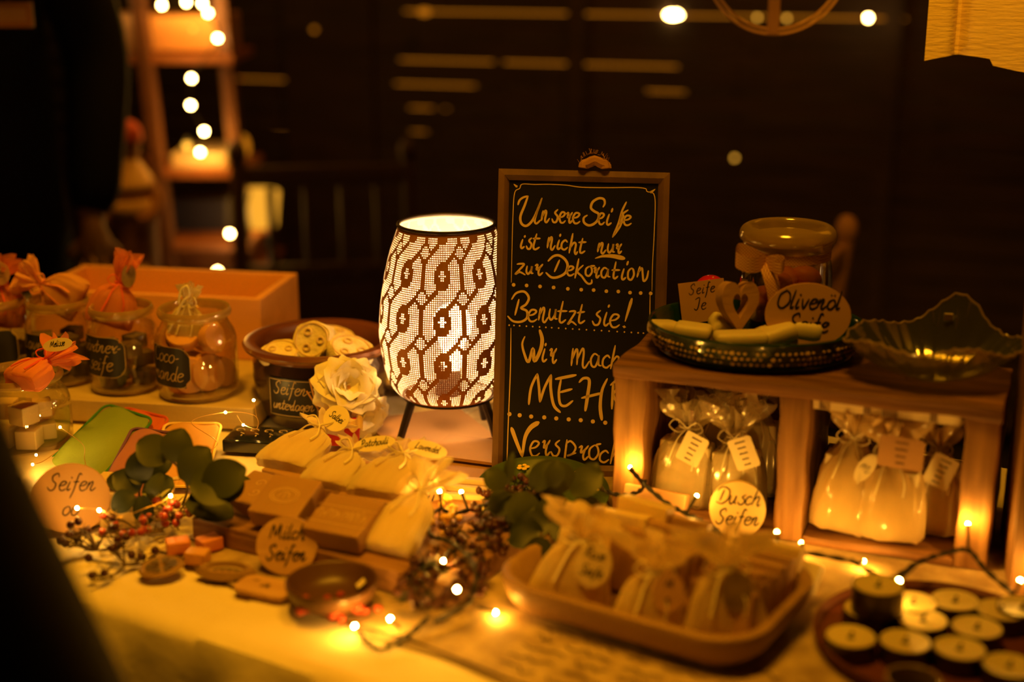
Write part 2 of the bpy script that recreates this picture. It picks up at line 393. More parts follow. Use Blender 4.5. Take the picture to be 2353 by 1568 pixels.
# ------------------------------------------------------------------ handwriting
G = {  # width, strokes; baseline 0, x height 1
'a': (.95, [[(.75, .85), (.4, 1), (.1, .6), (.15, .1), (.45, 0), (.72, .5), (.78, .9), (.75, .2), (.98, .08)]]),
'b': (.8, [[(.2, 1.9), (.1, .1), (.5, 0), (.75, .4), (.6, .85), (.15, .7)]]),
'c': (.75, [[(.72, .8), (.5, 1), (.15, .7), (.1, .2), (.4, 0), (.75, .25)]]),
'd': (.95, [[(.7, .8), (.4, .95), (.08, .5), (.3, 0), (.62, .25), (.9, 1.9)], [(.78, 1), (.72, .12), (.95, .05)]]),
'e': (.75, [[(.1, .5), (.5, .6), (.75, .85), (.6, 1), (.3, .95), (.06, .5), (.2, .05), (.5, 0), (.8, .2)]]),
'f': (.7, [[(.85, 1.75), (.6, 1.9), (.42, 1.2), (.25, 0), (.0, -.85)], [(.1, .95), (.7, 1)]]),
'g': (.85, [[(.75, .85), (.35, 1), (.1, .5), (.4, .1), (.72, .8), (.65, -.4), (.35, -.85), (.05, -.5)]]),
'h': (.9, [[(.4, 1.9), (.0, 0)], [(.12, .5), (.5, 1), (.72, .85), (.6, .15), (.72, -.1), (.9, .15)]]),
'i': (.45, [[(.3, 1), (.12, .3), (.2, 0), (.45, .2)], [(.42, 1.35), (.36, 1.5)]]),
'j': (.5, [[(.3, 1), (.2, -.4), (.0, -.8)], [(.36, 1.35), (.34, 1.5)]]),
'k': (.85, [[(.35, 1.9), (.0, 0)], [(.75, 1), (.15, .5), (.5, .2), (.85, 0)]]),
'l': (.4, [[(.35, 1.9), (.1, .3), (.2, 0), (.42, .2)]]),
'm': (1.35, [[(.12, 1), (.0, .1)], [(.05, .4), (.35, .95), (.45, .8), (.4, .15)], [(.42, .4), (.8, 1), (.9, .8), (.82, .15), (.98, 0), (1.3, .35)]]),
'n': (.95, [[(.2, 1), (.0, .15)], [(.08, .45), (.45, 1), (.58, .85), (.42, .2), (.6, 0), (.95, .35)]]),
'o': (.85, [[(.5, 1), (.12, .7), (.1, .15), (.45, 0), (.78, .4), (.72, .85), (.5, 1)]]),
'p': (.85, [[(.3, 1), (.0, -.95)], [(.2, .75), (.55, 1), (.78, .7), (.6, .2), (.15, .1)]]),
'r': (.75, [[(.05, .85), (.3, .95), (.2, .5), (.6, .75), (.85, 1)], [(.6, .8), (.4, .3), (.5, 0), (.85, .25)]]),
's': (.75, [[(.8, 1.15), (.45, .85), (.78, .5), (.6, .05), (.25, 0), (.05, .3)]]),
't': (.65, [[(.45, 1.7), (.2, .35), (.32, 0), (.65, .25)], [(.0, 1.05), (.75, 1.1)]]),
'u': (.9, [[(.15, 1), (.05, .35), (.25, 0), (.6, .45), (.72, 1), (.62, .2), (.85, .1)]]),
'v': (.8, [[(.1, 1), (.3, 0), (.75, 1)]]),
'z': (.95, [[(.15, .95), (.45, 1), (.8, .95), (.35, .4), (.0, 0), (.4, .2), (.9, -.05)]]),
'-': (.6, [[(.1, .5), (.5, .6)]]), ' ': (.6, []), '!': (.5, [[(.4, 1.9), (.2, .5)], [(.15, .1), (.14, .05)]]),
'C': (1.2, [[(1.1, 1.6), (.7, 1.9), (.15, 1.2), (.2, .3), (.65, 0), (1.1, .3)]]),
'D': (1.5, [[(.0, 1.5), (.5, 1.95), (1.3, 1.6), (1.3, .6), (.7, 0), (.05, .2)], [(.7, 1.6), (.4, .3)]]),
'G': (1.3, [[(1.1, 1.6), (.7, 1.9), (.15, 1.2), (.2, .3), (.65, 0), (1.1, .4), (1.1, .9), (.7, .85)]]),
'J': (1.0, [[(.2, 1.7), (.9, 1.9), (.7, .4), (.4, 0), (.05, .3)]]),
'L': (1.0, [[(.5, 1.9), (.2, .6), (.05, .05), (.5, .1), (.95, .0)]]),
'M': (1.8, [[(.05, 0), (.35, 1.7), (.75, .4), (1.25, 1.8), (1.3, .4), (1.6, 0)]]),
'O': (1.35, [[(.8, 1.85), (.2, 1.4), (.1, .4), (.6, 0), (1.2, .6), (1.15, 1.5), (.7, 1.9)]]),
'P': (1.1, [[(.45, 1.7), (.15, -.2)], [(.1, 1.5), (.6, 1.95), (1.05, 1.5), (.7, .9), (.3, .85)]]),
'S': (1.2, [[(1.05, 1.5), (.9, 1.9), (.4, 1.6), (.45, 1.1), (.85, .7), (.7, .1), (.3, 0), (.0, .35)]]),
}
G['B'] = (1.2, [[(.3, 1.7), (.1, 0)], [(.1, 1.6), (.6, 1.95), (1.0, 1.5), (.4, 1.05), (1.1, .7), (.8, .05), (.0, .1)]])
G['R'] = (1.2, [[(.3, 1.8), (.1, 0)], [(.1, 1.6), (.6, 1.95), (1.0, 1.5), (.3, 1.0), (.7, .4), (1.2, 0)]])
G['\u00e4'] = (G['a'][0], G['a'][1] + [[(.25, 1.4), (.27, 1.5)], [(.6, 1.4), (.62, 1.5)]])
G['\u00f6'] = (G['o'][0], G['o'][1] + [[(.25, 1.4), (.27, 1.5)], [(.6, 1.4), (.62, 1.5)]])
def words_strokes(text, xh=1.0, slant=0.15, centre=True, spread=1.0):
    """handwritten strokes of one line; list of [(x, y)...]"""
    out = []; x = 0
    for ch in text:
        wd, st = G.get(ch, G['i'])
        for s_ in st: out.append([((x + p[0] + slant * p[1]) * xh, p[1] * xh) for p in s_])
        x += (wd + .22) * spread
    if centre: out = [[(p[0] - x * xh / 2, p[1]) for p in s_] for s_ in out]
    return out
def write(strokes, wd, fn, name, mat, parent, k=5, taper=True, thick=None):
    """strokes as flat ribbons; fn(x, y) gives the 3D point on the written surface"""
    mb = MB()
    for si, st in enumerate(strokes):
        P = smooth_line([(p[0], p[1], 0) for p in st], k); n = len(P)
        ww = thick[si] if thick and thick[si] else wd
        Ls = []; Rs = []
        for i, p in enumerate(P):
            t = (P[min(i + 1, n - 1)] - P[max(i - 1, 0)]); t = t.normalized() if t.length > 1e-9 else Vector((1, 0, 0))
            nn = Vector((-t.y, t.x, 0)); q = i / (n - 1)
            wv = ww if not isinstance(ww, (tuple, list)) else ww[0] + (ww[1] - ww[0]) * q
            h = wv / 2 * (1 - .45 * abs(2 * q - 1) ** 6 if taper else 1)
            Ls.append(p + nn * h); Rs.append(p - nn * h)
        # rounded ends
        t0 = (P[1] - P[0]).normalized() if (P[1] - P[0]).length > 0 else Vector((1, 0, 0)); t1 = (P[-1] - P[-2]).normalized()
        w0 = (Ls[0] - Rs[0]).length / 2; w1 = (Ls[-1] - Rs[-1]).length / 2
        Ls.insert(0, P[0] - t0 * w0 * .8 + (Ls[0] - P[0]) * .5); Rs.insert(0, P[0] - t0 * w0 * .8 + (Rs[0] - P[0]) * .5)
        Ls.append(P[-1] + t1 * w1 * .8 + (Ls[-1] - P[-1]) * .5); Rs.append(P[-1] + t1 * w1 * .8 + (Rs[-1] - P[-1]) * .5)
        vs = []
        for a, b in zip(Ls, Rs): vs.append(tuple(fn(a.x, a.y))); vs.append(tuple(fn(b.x, b.y)))
        mb.add(vs, [(2 * i, 2 * i + 1, 2 * i + 3, 2 * i + 2) for i in range(len(Ls) - 1)])
    return mb.build(name, mat, parent, smooth=False)
def dots_mesh(mb, pts, r, fn, n=10):
    for (x, y) in pts:
        vs = [tuple(fn(x + r * math.cos(2 * PI * i / n), y + r * math.sin(2 * PI * i / n))) for i in range(n)]
        mb.add(vs, [tuple(range(n))])
def oval(a, b, n=36): return [(a * math.cos(2 * PI * i / n), b * math.sin(2 * PI * i / n)) for i in range(n)]
def rrect(w_, h_, r, n=6):
    out = []
    for cx, cy, a0 in ((w_ / 2 - r, h_ / 2 - r, 0), (-w_ / 2 + r, h_ / 2 - r, 90), (-w_ / 2 + r, -h_ / 2 + r, 180), (w_ / 2 - r, -h_ / 2 + r, 270)):
        for i in range(n + 1):
            a = math.radians(a0 + 90 * i / n); out.append((cx + r * math.cos(a), cy + r * math.sin(a)))
    return out

# ================================================================== the setting
struct('floor', MB().box(12, 12, .05, TR(0, 3, -.05)), 'dark_floor')
# slatted fence behind the stall; FD runs along it, nearer on the right
FO = Vector((-.045, 4.0, 0)); FA = math.degrees(math.atan2(-.2857, .958))
FM = TR(*FO) @ RZ(FA)
mb = MB(); random.seed(3)
for (xa, xb) in ((-3.2, -.62), (-.36, 3.4)):
    for k in range(-11, 14):
        z0 = .816 + .067 * k + .003
        mb.box(xb - xa, .016, .0615, FM @ TR((xa + xb) / 2, 0, z0) @ RX(random.uniform(-1.5, 1.5)))
struct('wall_back', mb, 'fence_wood')
mb = MB()
for x in (-.49,): mb.box(.27, .05, 1.9, FM @ TR(x, -.01, 0))
struct('trim_1', mb, 'fence_wood')
mb = MB()
for x in (.235, 1.06, 1.9, -1.5, -2.4): mb.box(.045, .03, 1.8, FM @ TR(x, -.025, 0))
struct('trim_2', mb, 'fence_wood')
# glowing panels added beyond the fence, standing in for lit stalls
def beyond(px, py, w_, h_, d, label, mat='stall_glow', name='glow_panel'):
    beyond.n = getattr(beyond, 'n', -1) + 1; d += .07 * beyond.n
    w_ *= 1 + .017 * beyond.n; h_ *= 1 + .017 * beyond.n
    r = ray(px, py); n = Vector((.2857, .958, 0)).normalized(); k = (FO + n * d).dot(n) / r.dot(n)
    p = Vector((0, 0, CAMZ)) + r * k
    o = thing(name, label, 'lamp', p, (0, 0, FA))
    MB().box(w_, .02, h_, TR(0, 0, -h_ / 2), .004).build('glow_sheet', mat, o)
    MB().box(.03, .03, p.z - h_ / 2 - .001, TR(0, .03, -p.z)).box(.02, .03, h_, TR(0, .025, -h_ / 2)).build('stand', 'cord', o); return o
beyond(1140, 35, .64, .10, .8, 'long added glow panel behind the fence, seen through its top gap left of centre')
beyond(1230, 152, .95, .09, .8, 'dim added glow panel behind the fence, seen through the second gap')
beyond(1000, 205, .28, .05, .8, 'short added glow panel behind the fence above the two short ones')
beyond(985, 256, .13, .05, .8, 'short added glow panel behind the fence, second of the short ones downward')
beyond(972, 306, .08, .05, .8, 'smallest added glow panel behind the fence, lowest of the left column')
beyond(1700, 50, 1.0, .08, .8, 'wide dim added glow panel behind the fence to the right of the hoop')
beyond(1530, 223, .12, .04, .8, 'small added glow panel seen through the fence left above the chalkboard rope')
beyond(700, 172, .50, .08, .8, 'added glow panel behind the left fence panel beside the wooden ladder shelf')
beyond(570, 168, .14, .08, .75, 'reddish added glow panel behind the fence next to the ladder shelf', 'stall_glow_red')
beyond(680, 272, .16, .05, .8, 'small added glow panel behind the left fence, below the long one')
beyond(720, 475, .42, .06, .8, 'low added glow panel behind the fence behind the dark chair')
beyond(2170, 190, .14, .03, .8, 'faint added glow panel behind the fence below the linen cloth')
beyond(2110, 257, .16, .03, .8, 'faint reddish added glow panel behind the fence at far right', 'stall_glow_red')
def lantern(px, py, Y, r, label, mat='far_glow', group=None, cat='light bulb', sc=(1, 1, 1.1)):
    p = atY(px, py, Y)
    t = thing('light_bulb', label, cat, p, group=group)
    MB().ball(r, I4, 12, 8, sc).build('bulb_glass', mat, t)
    MB().lathe([(0, r * 2.2), (r * .6, r * 2.2), (r * .7, r * .9), (0, r * .9)], 8).build('socket', 'cord', t)
    return t
lantern(1548, 34, 3.85, .008, 'round glowing bulb left of the hanging hoop, before the fence', sc=(2.6, 1, 1.1))
lantern(1995, 41, 3.6, .006, 'round glowing bulb between hanging hoop and linen cloth')
lantern(1808, 42, 3.7, .005, 'dim bulb behind the hoop, right of its upright bar', 'far_glow_dim')
lantern(1740, 40, 3.7, .005, 'dim bulb behind the hoop, left of its upright bar', 'far_glow_dim')
lantern(1688, 363, 3.7, .005, 'lone small yellow bulb low on the fence, above the lidded jar', 'far_glow_dim')
lantern(975, 27, 3.95, .010, 'dim orange bulb at the left end of the top fence gap', 'stall_glow', sc=(1.8, 1, 1))
lantern(722, 68, 4.1, .007, 'faint bulb on the left fence panel right of the ladder shelf', 'stall_glow', sc=(1, 1, 1))

# ------------------------------------------------------------------ table
E1 = Vector((.854, -.52, 0)); E2 = Vector((.52, .854, 0)); TO = Vector((-.4, 1.231, T)); TA = -31.34
def TP(s, t, h=0): return TO + E1 * s + E2 * t + Vector((0, 0, h))
tb = thing('market_table', 'long trestle table under the cream cloth', 'table', TO, (0, 0, TA))
MB().box(2.6, .76, .025, TR(.35, .40, -.0275)).build('tabletop', 'pale_wood', tb)
for x in (-.85, 1.55):
    for y in (.1, .7): MB().box(.04, .04, T - .03, TR(x, y, -T)).build('leg', 'pale_wood', tb)
# cloth: top and a hanging front with folds
def cloth(x0, x1, lab, lift, name='tablecloth'):
    mb = MB(); n = int((x1 - x0) / .008)
    rows = [(.80, 0)] + [(.80 - .1 * i, 0) for i in range(1, 8)] + [(.05, 0), (.02, 0), (.008, -.001), (0, -.005), (-.003, -.012)] + [(-.004, -.012 - .03 * i) for i in range(1, 14)]
    def fn(u, v):
        x = x0 + (x1 - x0) * u; k = v * (len(rows) - 1); i = min(int(k), len(rows) - 2); f = k - i
        y = rows[i][0] * (1 - f) + rows[i + 1][0] * f; z = rows[i][1] * (1 - f) + rows[i + 1][1] * f
        d = max(0, -z - .012)
        y -= d * (.10 + .10 * math.sin(x * 31 + 1.3 * math.sin(x * 9) + d * 3)) + .01 * min(1, d * 8) * math.sin(x * 67 + d * 14)
        if z > -.004: z += .0012 * math.sin(x * 23) * math.sin(y * 17 + 2)
        return Vector((x, y, z + lift))
    mb.grid(fn, n, len(rows) - 1)
    o = mb.build(name, 'cream_cloth'); o.location = TO; o.rotation_euler = (0, 0, math.radians(TA)); tag(o, lab, 'tablecloth'); return o
cloth_top = cloth(-1.0, 1.9, 'cream tablecloth draped over the market table', .0015)
tc_ = cloth_top
o2 = cloth(.135, 1.9, '', .0035, 'cloth_overlay'); o2.parent = tc_; o2.location = (0, 0, 0); o2.rotation_euler = (0, 0, 0)
for k_ in ('label', 'category'): del o2[k_]
# printed paper runner over the cloth
RA = at(372, 1296); RB = at(1180, 1590)
mb = MB(); d = (RB - RA).normalized(); nrm = Vector((-d.y, d.x, 0)); rot = math.degrees(math.atan2(d.y, d.x))
def rn(u, v):
    x = -.02 + 1.25 * u; y = .62 * v + (.003 * math.sin(x * 40) if v == 0 else 0)
    return Vector((x, y, .0012 * math.sin(x * 19) * math.sin(y * 31) + .0062))
mb.grid(rn, 90, 40)
runner = thing('table_runner', 'vintage printed paper runner lying on the cream cloth', 'table runner', RA, (0, 0, rot))
mb.build('runner_sheet', 'runner_paper', runner)
mb = MB(); mb.tube([(-.02 + 1.25 * i / 80, .006 + .003 * math.sin(i * .62), .0077 + .001 * math.sin(i)) for i in range(81)], .0011, 5)
mb.build('hem', 'faint_ink', runner)
st = []; random.seed(5)
for row in range(7):
    x = .40
    while x < .98:
        L = random.uniform(.02, .05); y = .022 + row * .019
        st.append([(x + L * i / 7, y + random.uniform(-.004, .004)) for i in range(8)]); x += L + .012
write(st, .0017, lambda x, y: Vector((x, y, .0083)), 'script_print', 'faint_ink', runner, k=3)

# ================================================================== chalkboard
BS = .000506
cb = thing('chalkboard', 'tall wooden-framed chalkboard with yellow German handwriting leaning behind the crate', 'chalkboard sign',
           at(1325, 1095, .006), (-13.9, 1.4, 0))
def bx(px, py): return ((px - (1342 - 17 * (py - 398) / 697)) * BS, (1095 - py) * BS)
HB = 697 * BS; WB = 389 * BS; FW = .0125
MB().box(WB - .01, .005, HB - .01, TR(0, .009, .005)).build('slate', 'chalk_black', cb)
def miter(l, w_, t_):
    """a bar with 45 degree ends, along x, face to -y, rising in z from the outer edge"""
    prof = [(0, 0), (0, -.008), (w_ * .55, -.009), (w_ * .78, -.006), (w_, -.003), (w_, 0)]   # (inward, y)
    vs = []
    for sx in (-1, 1):
        for (i, y) in prof: vs.append((sx * (l / 2 - i), y, i))
    n = len(prof); fs = [tuple(range(n)), tuple(range(2 * n - 1, n - 1, -1))]
    fs += [(k, (k + 1) % n, n + (k + 1) % n, n + k) for k in range(n)]
    return vs, fs
for lab, l, M in (('b', WB, TR(0, .009, 0)), ('t', WB, TR(0, .009, HB) @ RY(180)), ('l', HB, TR(-WB / 2, .009, HB / 2) @ RY(90)), ('r', HB, TR(WB / 2, .009, HB / 2) @ RY(-90))):
    vs, fs = miter(l, FW, .02); m = MB(); m.add(vs, fs, M); m.build('frame_rail', 'frame_wood', cb, smooth=False)
MB().box(WB - .004, .006, HB - .004, TR(0, .013, .002)).build('back_panel', 'frame_wood', cb)
# rope loop knotted on top
mb = MB(); random.seed(2)
for k in range(3):
    mb.tube([(.011 + .013 * math.cos(a) + .001 * k, .002 + .003 * k - .003, HB + .003 + .008 * max(0, math.sin(a)) + .001 * math.sin(5 * a)) for a in [PI * i / 12 for i in range(13)]], .0056, 8)
for k in range(60):
    a = random.uniform(0, PI); p = Vector((.011 + .016 * math.cos(a), random.uniform(-.006, .006), HB + .006 + .014 * math.sin(a)))
    mb.tube([p, p + Vector((random.uniform(-.004, .004), random.uniform(-.003, .003), random.uniform(0, .006)))], .0002, 3)
mb.build('rope_loop', 'rope', cb)
# ---- chalk writing, traced in two close-up frames of the photograph
def c3(p): return (1130 + p[0] / 5.2256, 380 + p[1] / 5.2256)
def c4(p): return (1120 + p[0] / 3.337, 640 + p[1] / 3.337)
CH = []; CT = []
def stroke(cf, pts, wd=None): CH.append([bx(*cf(p)) for p in pts]); CT.append(wd)
def glyph(cf, ch, box, only_first=False):
    sts = G[ch][1]; use = sts[:1] if (only_first or ch in 'it') else sts
    xs = [p[0] for s_ in use for p in s_]; ys = [p[1] for s_ in use for p in s_]
    x0, x1, y0, y1 = min(xs), max(xs), min(ys), max(ys); a, b, c_, d_ = box
    for s_ in use:
        stroke(cf, [(a + (p[0] - x0) / (x1 - x0) * (c_ - a), d_ - (p[1] - y0) / (y1 - y0) * (d_ - b)) for p in s_])
TH = .0024   # pen width
stroke(c3, [(320, 515), (340, 460), (385, 425), (440, 408)]); stroke(c3, [(440, 408), (400, 520), (350, 650), (362, 735), (420, 762), (490, 700), (550, 580), (605, 430)], .0029)
stroke(c3, [(605, 430), (545, 600), (520, 700), (540, 732), (588, 690)])
for ch, b in (('n', (600, 578, 695, 715)), ('s', (725, 560, 795, 710)), ('e', (815, 590, 885, 715)), ('r', (900, 590, 968, 715)), ('e', (975, 595, 1058, 718))): glyph(c3, ch, b)
stroke(c3, [(1335, 515), (1355, 470), (1340, 422), (1280, 415), (1210, 460), (1190, 530), (1230, 570), (1280, 600), (1272, 670), (1220, 722), (1160, 738), (1108, 705), (1105, 650), (1145, 620)], .0029)
glyph(c3, 'e', (1280, 592, 1350, 722)); glyph(c3, 'i', (1380, 600, 1432, 728)); stroke(c3, [(1448, 530), (1434, 575)])
stroke(c3, [(1612, 450), (1560, 560), (1520, 700), (1448, 872)]); stroke(c3, [(1448, 872), (1535, 745), (1575, 630), (1572, 590), (1632, 545)]); stroke(c3, [(1552, 600), (1535, 720)]); glyph(c3, 'e', (1580, 612, 1670, 725))
for ch, b in (('i', (355, 925, 395, 1030)), ('s', (420, 905, 482, 1035)), ('t', (505, 855, 575, 1040)), ('n', (670, 892, 762, 1040)), ('i', (790, 920, 832, 1030)), ('c', (840, 922, 912, 1035)), ('h', (930, 840, 1030, 1085)), ('t', (1060, 895, 1118, 1070)), ('n', (1270, 945, 1368, 1070)), ('u', (1390, 952, 1472, 1058)), ('r', (1490, 950, 1556, 1062))): glyph(c3, ch, b)
for a in ([(405, 878), (398, 900)], [(500, 912), (585, 908)], [(828, 850), (820, 880)], [(1045, 945), (1132, 938)]): stroke(c3, a)
stroke(c3, [(1240, 1130), (1330, 1102), (1450, 1098), (1585, 1122)], (.0012, .0062))
for ch, b in (('z', (290, 1215, 405, 1345)), ('u', (420, 1240, 500, 1335)), ('r', (525, 1215, 615, 1345)), ('e', (905, 1232, 988, 1340)), ('o', (1130, 1225, 1202, 1340)), ('r', (1225, 1235, 1292, 1360)), ('a', (1315, 1240, 1418, 1355)), ('t', (1460, 1165, 1512, 1365)), ('i', (1560, 1245, 1606, 1375)), ('o', (1635, 1235, 1702, 1375))): glyph(c3, ch, b)
stroke(c3, [(680, 1175), (740, 1118), (810, 1105), (880, 1150), (912, 1220), (885, 1310), (800, 1362), (720, 1368), (655, 1315)], .003); stroke(c3, [(815, 1160), (755, 1300)])
stroke(c3, [(1045, 1140), (1000, 1370)]); stroke(c3, [(1098, 1215), (1030, 1290), (1080, 1345), (1130, 1412), (1165, 1435), (1198, 1422), (1200, 1385)])
stroke(c3, [(1180, 1225), (1235, 1218)]); stroke(c3, [(1440, 1265), (1535, 1262)]); stroke(c3, [(1635, 1155), (1620, 1200)])
stroke(c3, [(1775, 1215), (1742, 1340)]); stroke(c3, [(1755, 1290), (1798, 1232), (1808, 1300), (1820, 1385), (1858, 1350), (1876, 1262)])
stroke(c4, [(190, 180), (225, 132), (285, 120), (320, 165), (300, 215), (262, 245), (305, 268), (305, 320), (260, 350), (200, 347), (160, 310)], .0028); stroke(c4, [(245, 180), (215, 300)])
for ch, b in (('e', (315, 257, 382, 345)), ('n', (395, 240, 467, 350)), ('u', (475, 247, 537, 330)), ('t', (555, 187, 602, 350)), ('z', (618, 260, 682, 365)), ('t', (702, 207, 747, 350)), ('s', (805, 250, 867, 360)), ('i', (895, 262, 932, 365)), ('e', (940, 277, 1012, 375))): glyph(c4, ch, b)
for a in ([(540, 263), (612, 260)], [(690, 272), (746, 262)], [(934, 205), (927, 224)]): stroke(c4, a)
stroke(c4, [(1106, 155), (1055, 328)], (.0042, .0020)); stroke(c4, [(1049, 366), (1047, 374)], .004)
stroke(c4, [(290, 462), (270, 520), (288, 600), (318, 655), (352, 552), (364, 648), (410, 560), (422, 480), (404, 412)], (.0022, .0050))
for ch, b in (('i', (425, 552, 457, 650)), ('r', (480, 548, 532, 660)), ('m', (645, 545, 782, 690)), ('a', (795, 582, 872, 680)), ('c', (885, 592, 942, 686)), ('h', (945, 515, 1024, 702))): glyph(c4, ch, b)
stroke(c4, [(451, 510), (446, 530)])
for a, wd in (([(320, 980), (338, 850), (385, 745)], .0030), ([(385, 745), (398, 850), (405, 960)], .0030), ([(405, 960), (440, 850), (490, 750)], .0030), ([(490, 750), (487, 850), (510, 980), (560, 1035)], .0034),
              ([(525, 782), (680, 747)], .0036), ([(566, 785), (550, 880), (560, 970), (602, 985), (656, 945)], .0030), ([(560, 882), (650, 855)], .0030),
              ([(705, 802), (740, 770), (782, 785), (770, 900), (752, 1018)], (.0028, .0044)), ([(725, 922), (880, 880)], .0032), ([(920, 770), (880, 860), (866, 980), (878, 1085)], (.0026, .0046)),
              ([(965, 800), (955, 1000)], .003), ([(945, 818), (1000, 780), (1032, 830), (965, 890), (1045, 1020)], .003)): stroke(c4, a, wd)
stroke(c4, [(188, 1165), (222, 1260), (270, 1382)], (.0050, .0034)); stroke(c4, [(272, 1378), (290, 1240), (332, 1160), (392, 1118)], (.0028, .0066))
for ch, b in (('e', (330, 1262, 402, 1375)), ('r', (425, 1252, 482, 1370)), ('s', (490, 1250, 556, 1370)), ('r', (705, 1287, 776, 1395)), ('o', (785, 1280, 852, 1390)), ('c', (865, 1322, 932, 1412)), ('h', (945, 1250, 1022, 1430))): glyph(c4, ch, b)
stroke(c4, [(612, 1245), (585, 1462)]); stroke(c4, [(606, 1275), (640, 1255), (678, 1300), (655, 1350), (612, 1368), (680, 1345)]); stroke(c4, [(835, 1278), (872, 1270)])
fb = lambda x, y: Vector((x, .0061, y))
d1 = MB(); dots_mesh(d1, [bx(*c3(p)) for p in ((268, 1468), (423, 1472), (583, 1480), (745, 1488), (915, 1500), (1075, 1507), (1223, 1508), (1375, 1518), (1518, 1518), (1658, 1528), (1785, 1530), (1905, 1532))], .0022, fb)
d2 = MB(); dots_mesh(d2, [bx(*c4((x, 378 + (x - 170) * .036))) for x in (170, 207, 250, 302, 350, 402, 450, 495, 548, 602, 655, 705, 760, 820, 875, 933, 995, 1050, 1103, 1155, 1195)], .0010, fb)
d3 = MB(); dots_mesh(d3, [bx(*c4(p)) for p in ((172, 1058), (250, 1065), (338, 1073), (438, 1077), (530, 1083), (625, 1088), (717, 1092), (810, 1100), (905, 1107), (1000, 1114), (1095, 1120))], .0025, fb)
write(CH, TH, fb, 'chalk_lettering', 'chalk_paint', cb, k=6, thick=CT)
for q in (d1, d2, d3): q.build('dotted_line', 'chalk_paint', cb, smooth=False)
CH = []; CT = []
stroke(c3, [(1440, 1268), (1440, 1266)]); CH = []; CT = []
stroke(c3, [(240, 1440), (250, 1000), (262, 600), (282, 370), (340, 320), (372, 268), (520, 268), (700, 262), (900, 268), (1080, 288), (1400, 285), (1700, 275), (1835, 285), (1860, 320), (1950, 380), (1945, 800), (1925, 1200), (1920, 1500)], .0011)
stroke(c4, [(184, 400), (180, 700), (168, 1000), (160, 1200), (152, 1445)], .0012)
stroke(c4, [(1245, 110), (1243, 400)], .0010)
stroke(c3, [(270, 270), (300, 295), (305, 300)], (.001, .004)); stroke(c3, [(1955, 290), (1915, 320), (1905, 330)], (.001, .004))
write(CH, .0011, fb, 'chalk_border', 'chalk_paint', cb, k=5, thick=CT)

# ================================================================== perforated lamp
LC = Vector((-.0795, 1.695, T + .0035))
lamp = thing('table_lamp', 'pierced bronze table lamp with wavy dot pattern glowing behind the chalkboard', 'lamp', LC)
prof = [(.057, .052), (.071, .066), (.079, .090), (.0838, .120), (.0842, .148), (.0785, .195), (.069, .236), (.058, .268)]
PP = smooth_line([(r, z, 0) for r, z in prof], 10); acc = [0]
for i in range(1, len(PP)): acc.append(acc[-1] + (PP[i] - PP[i - 1]).length)
def shade(v):
    s_ = v * acc[-1]; i = 0
    while i < len(acc) - 2 and acc[i + 1] < s_: i += 1
    f = (s_ - acc[i]) / (acc[i + 1] - acc[i]); p = PP[i].lerp(PP[i + 1], min(1, f)); return p.x, p.y
def band_in(y):
    """inner (left) edge of the S band that starts right of an eye"""
    lim = lambda q: .475 - .65 * q * q
    if y < -1: return -lim(y + 1)
    e = .175 * math.sqrt(max(0, 1 - (y / .30) ** 2)) + .02 if abs(y) < .30 else (0 if y > 0 else -9)
    if y >= 0: return e
    return max(e, (y + .24) / 1.05, -lim(y + 1))
def open_at(X, Y):
    """X, Y in cells; an eye stands at each whole number"""
    x = X - round(X); y = Y - round(Y)
    if abs(x) / .09 + abs(y) / .17 < 1: return True
    dx = (X - .5) - round(X - .5); dy = (Y - .5) - round(Y - .5)
    if abs(dx) / .15 + abs(dy) / .18 < 1: return True
    if (x / .16) ** 2 + (y / .27) ** 2 < 1: return False
    for ox in (-1, 0, 1):
        for oy in (0, 1, 2):
            ex = math.floor(X) + ox; ey = math.floor(Y) + oy; xx = X - ex; yy = Y - ey
            if yy > .48 or yy < -1.48 or abs(xx) > .5: continue
            if not (band_in(yy) < xx < -band_in(-1 - yy)): continue
            if yy > 0 and yy > .095 + 1.05 * xx: continue
            if yy < -1 and (-1 - yy) > .095 - 1.05 * xx: continue
            return True
    return False
NU, NV = 200, 88; mb = MB(); sv = []
for j in range(NV + 1):
    r, z = shade(j / NV)
    for i in range(NU): a = 2 * PI * i / NU; sv.append(Vector((r * math.cos(a), r * math.sin(a), z)))
mb.v = [tuple(v) for v in sv]
X0 = .55
for j in range(NV):
    for i in range(NU):
        a, b, c_, d_ = j * NU + i, j * NU + (i + 1) % NU, (j + 1) * NU + (i + 1) % NU, (j + 1) * NU + i
        X = (i + .5) / NU * 10 + X0; Y = (j + .5) / 21.0 - .25
        if 1 < j < NV - 2 and open_at(X, Y):
            cen = (sv[a] + sv[b] + sv[c_] + sv[d_]) / 4; n0 = len(mb.v)
            for q in (a, b, c_, d_): mb.v.append(tuple(cen + (sv[q] - cen) * .50))
            mb.f += [(a, b, n0 + 1, n0), (b, c_, n0 + 2, n0 + 1), (c_, d_, n0 + 3, n0 + 2), (d_, a, n0, n0 + 3)]
        else: mb.f.append((a, b, c_, d_))
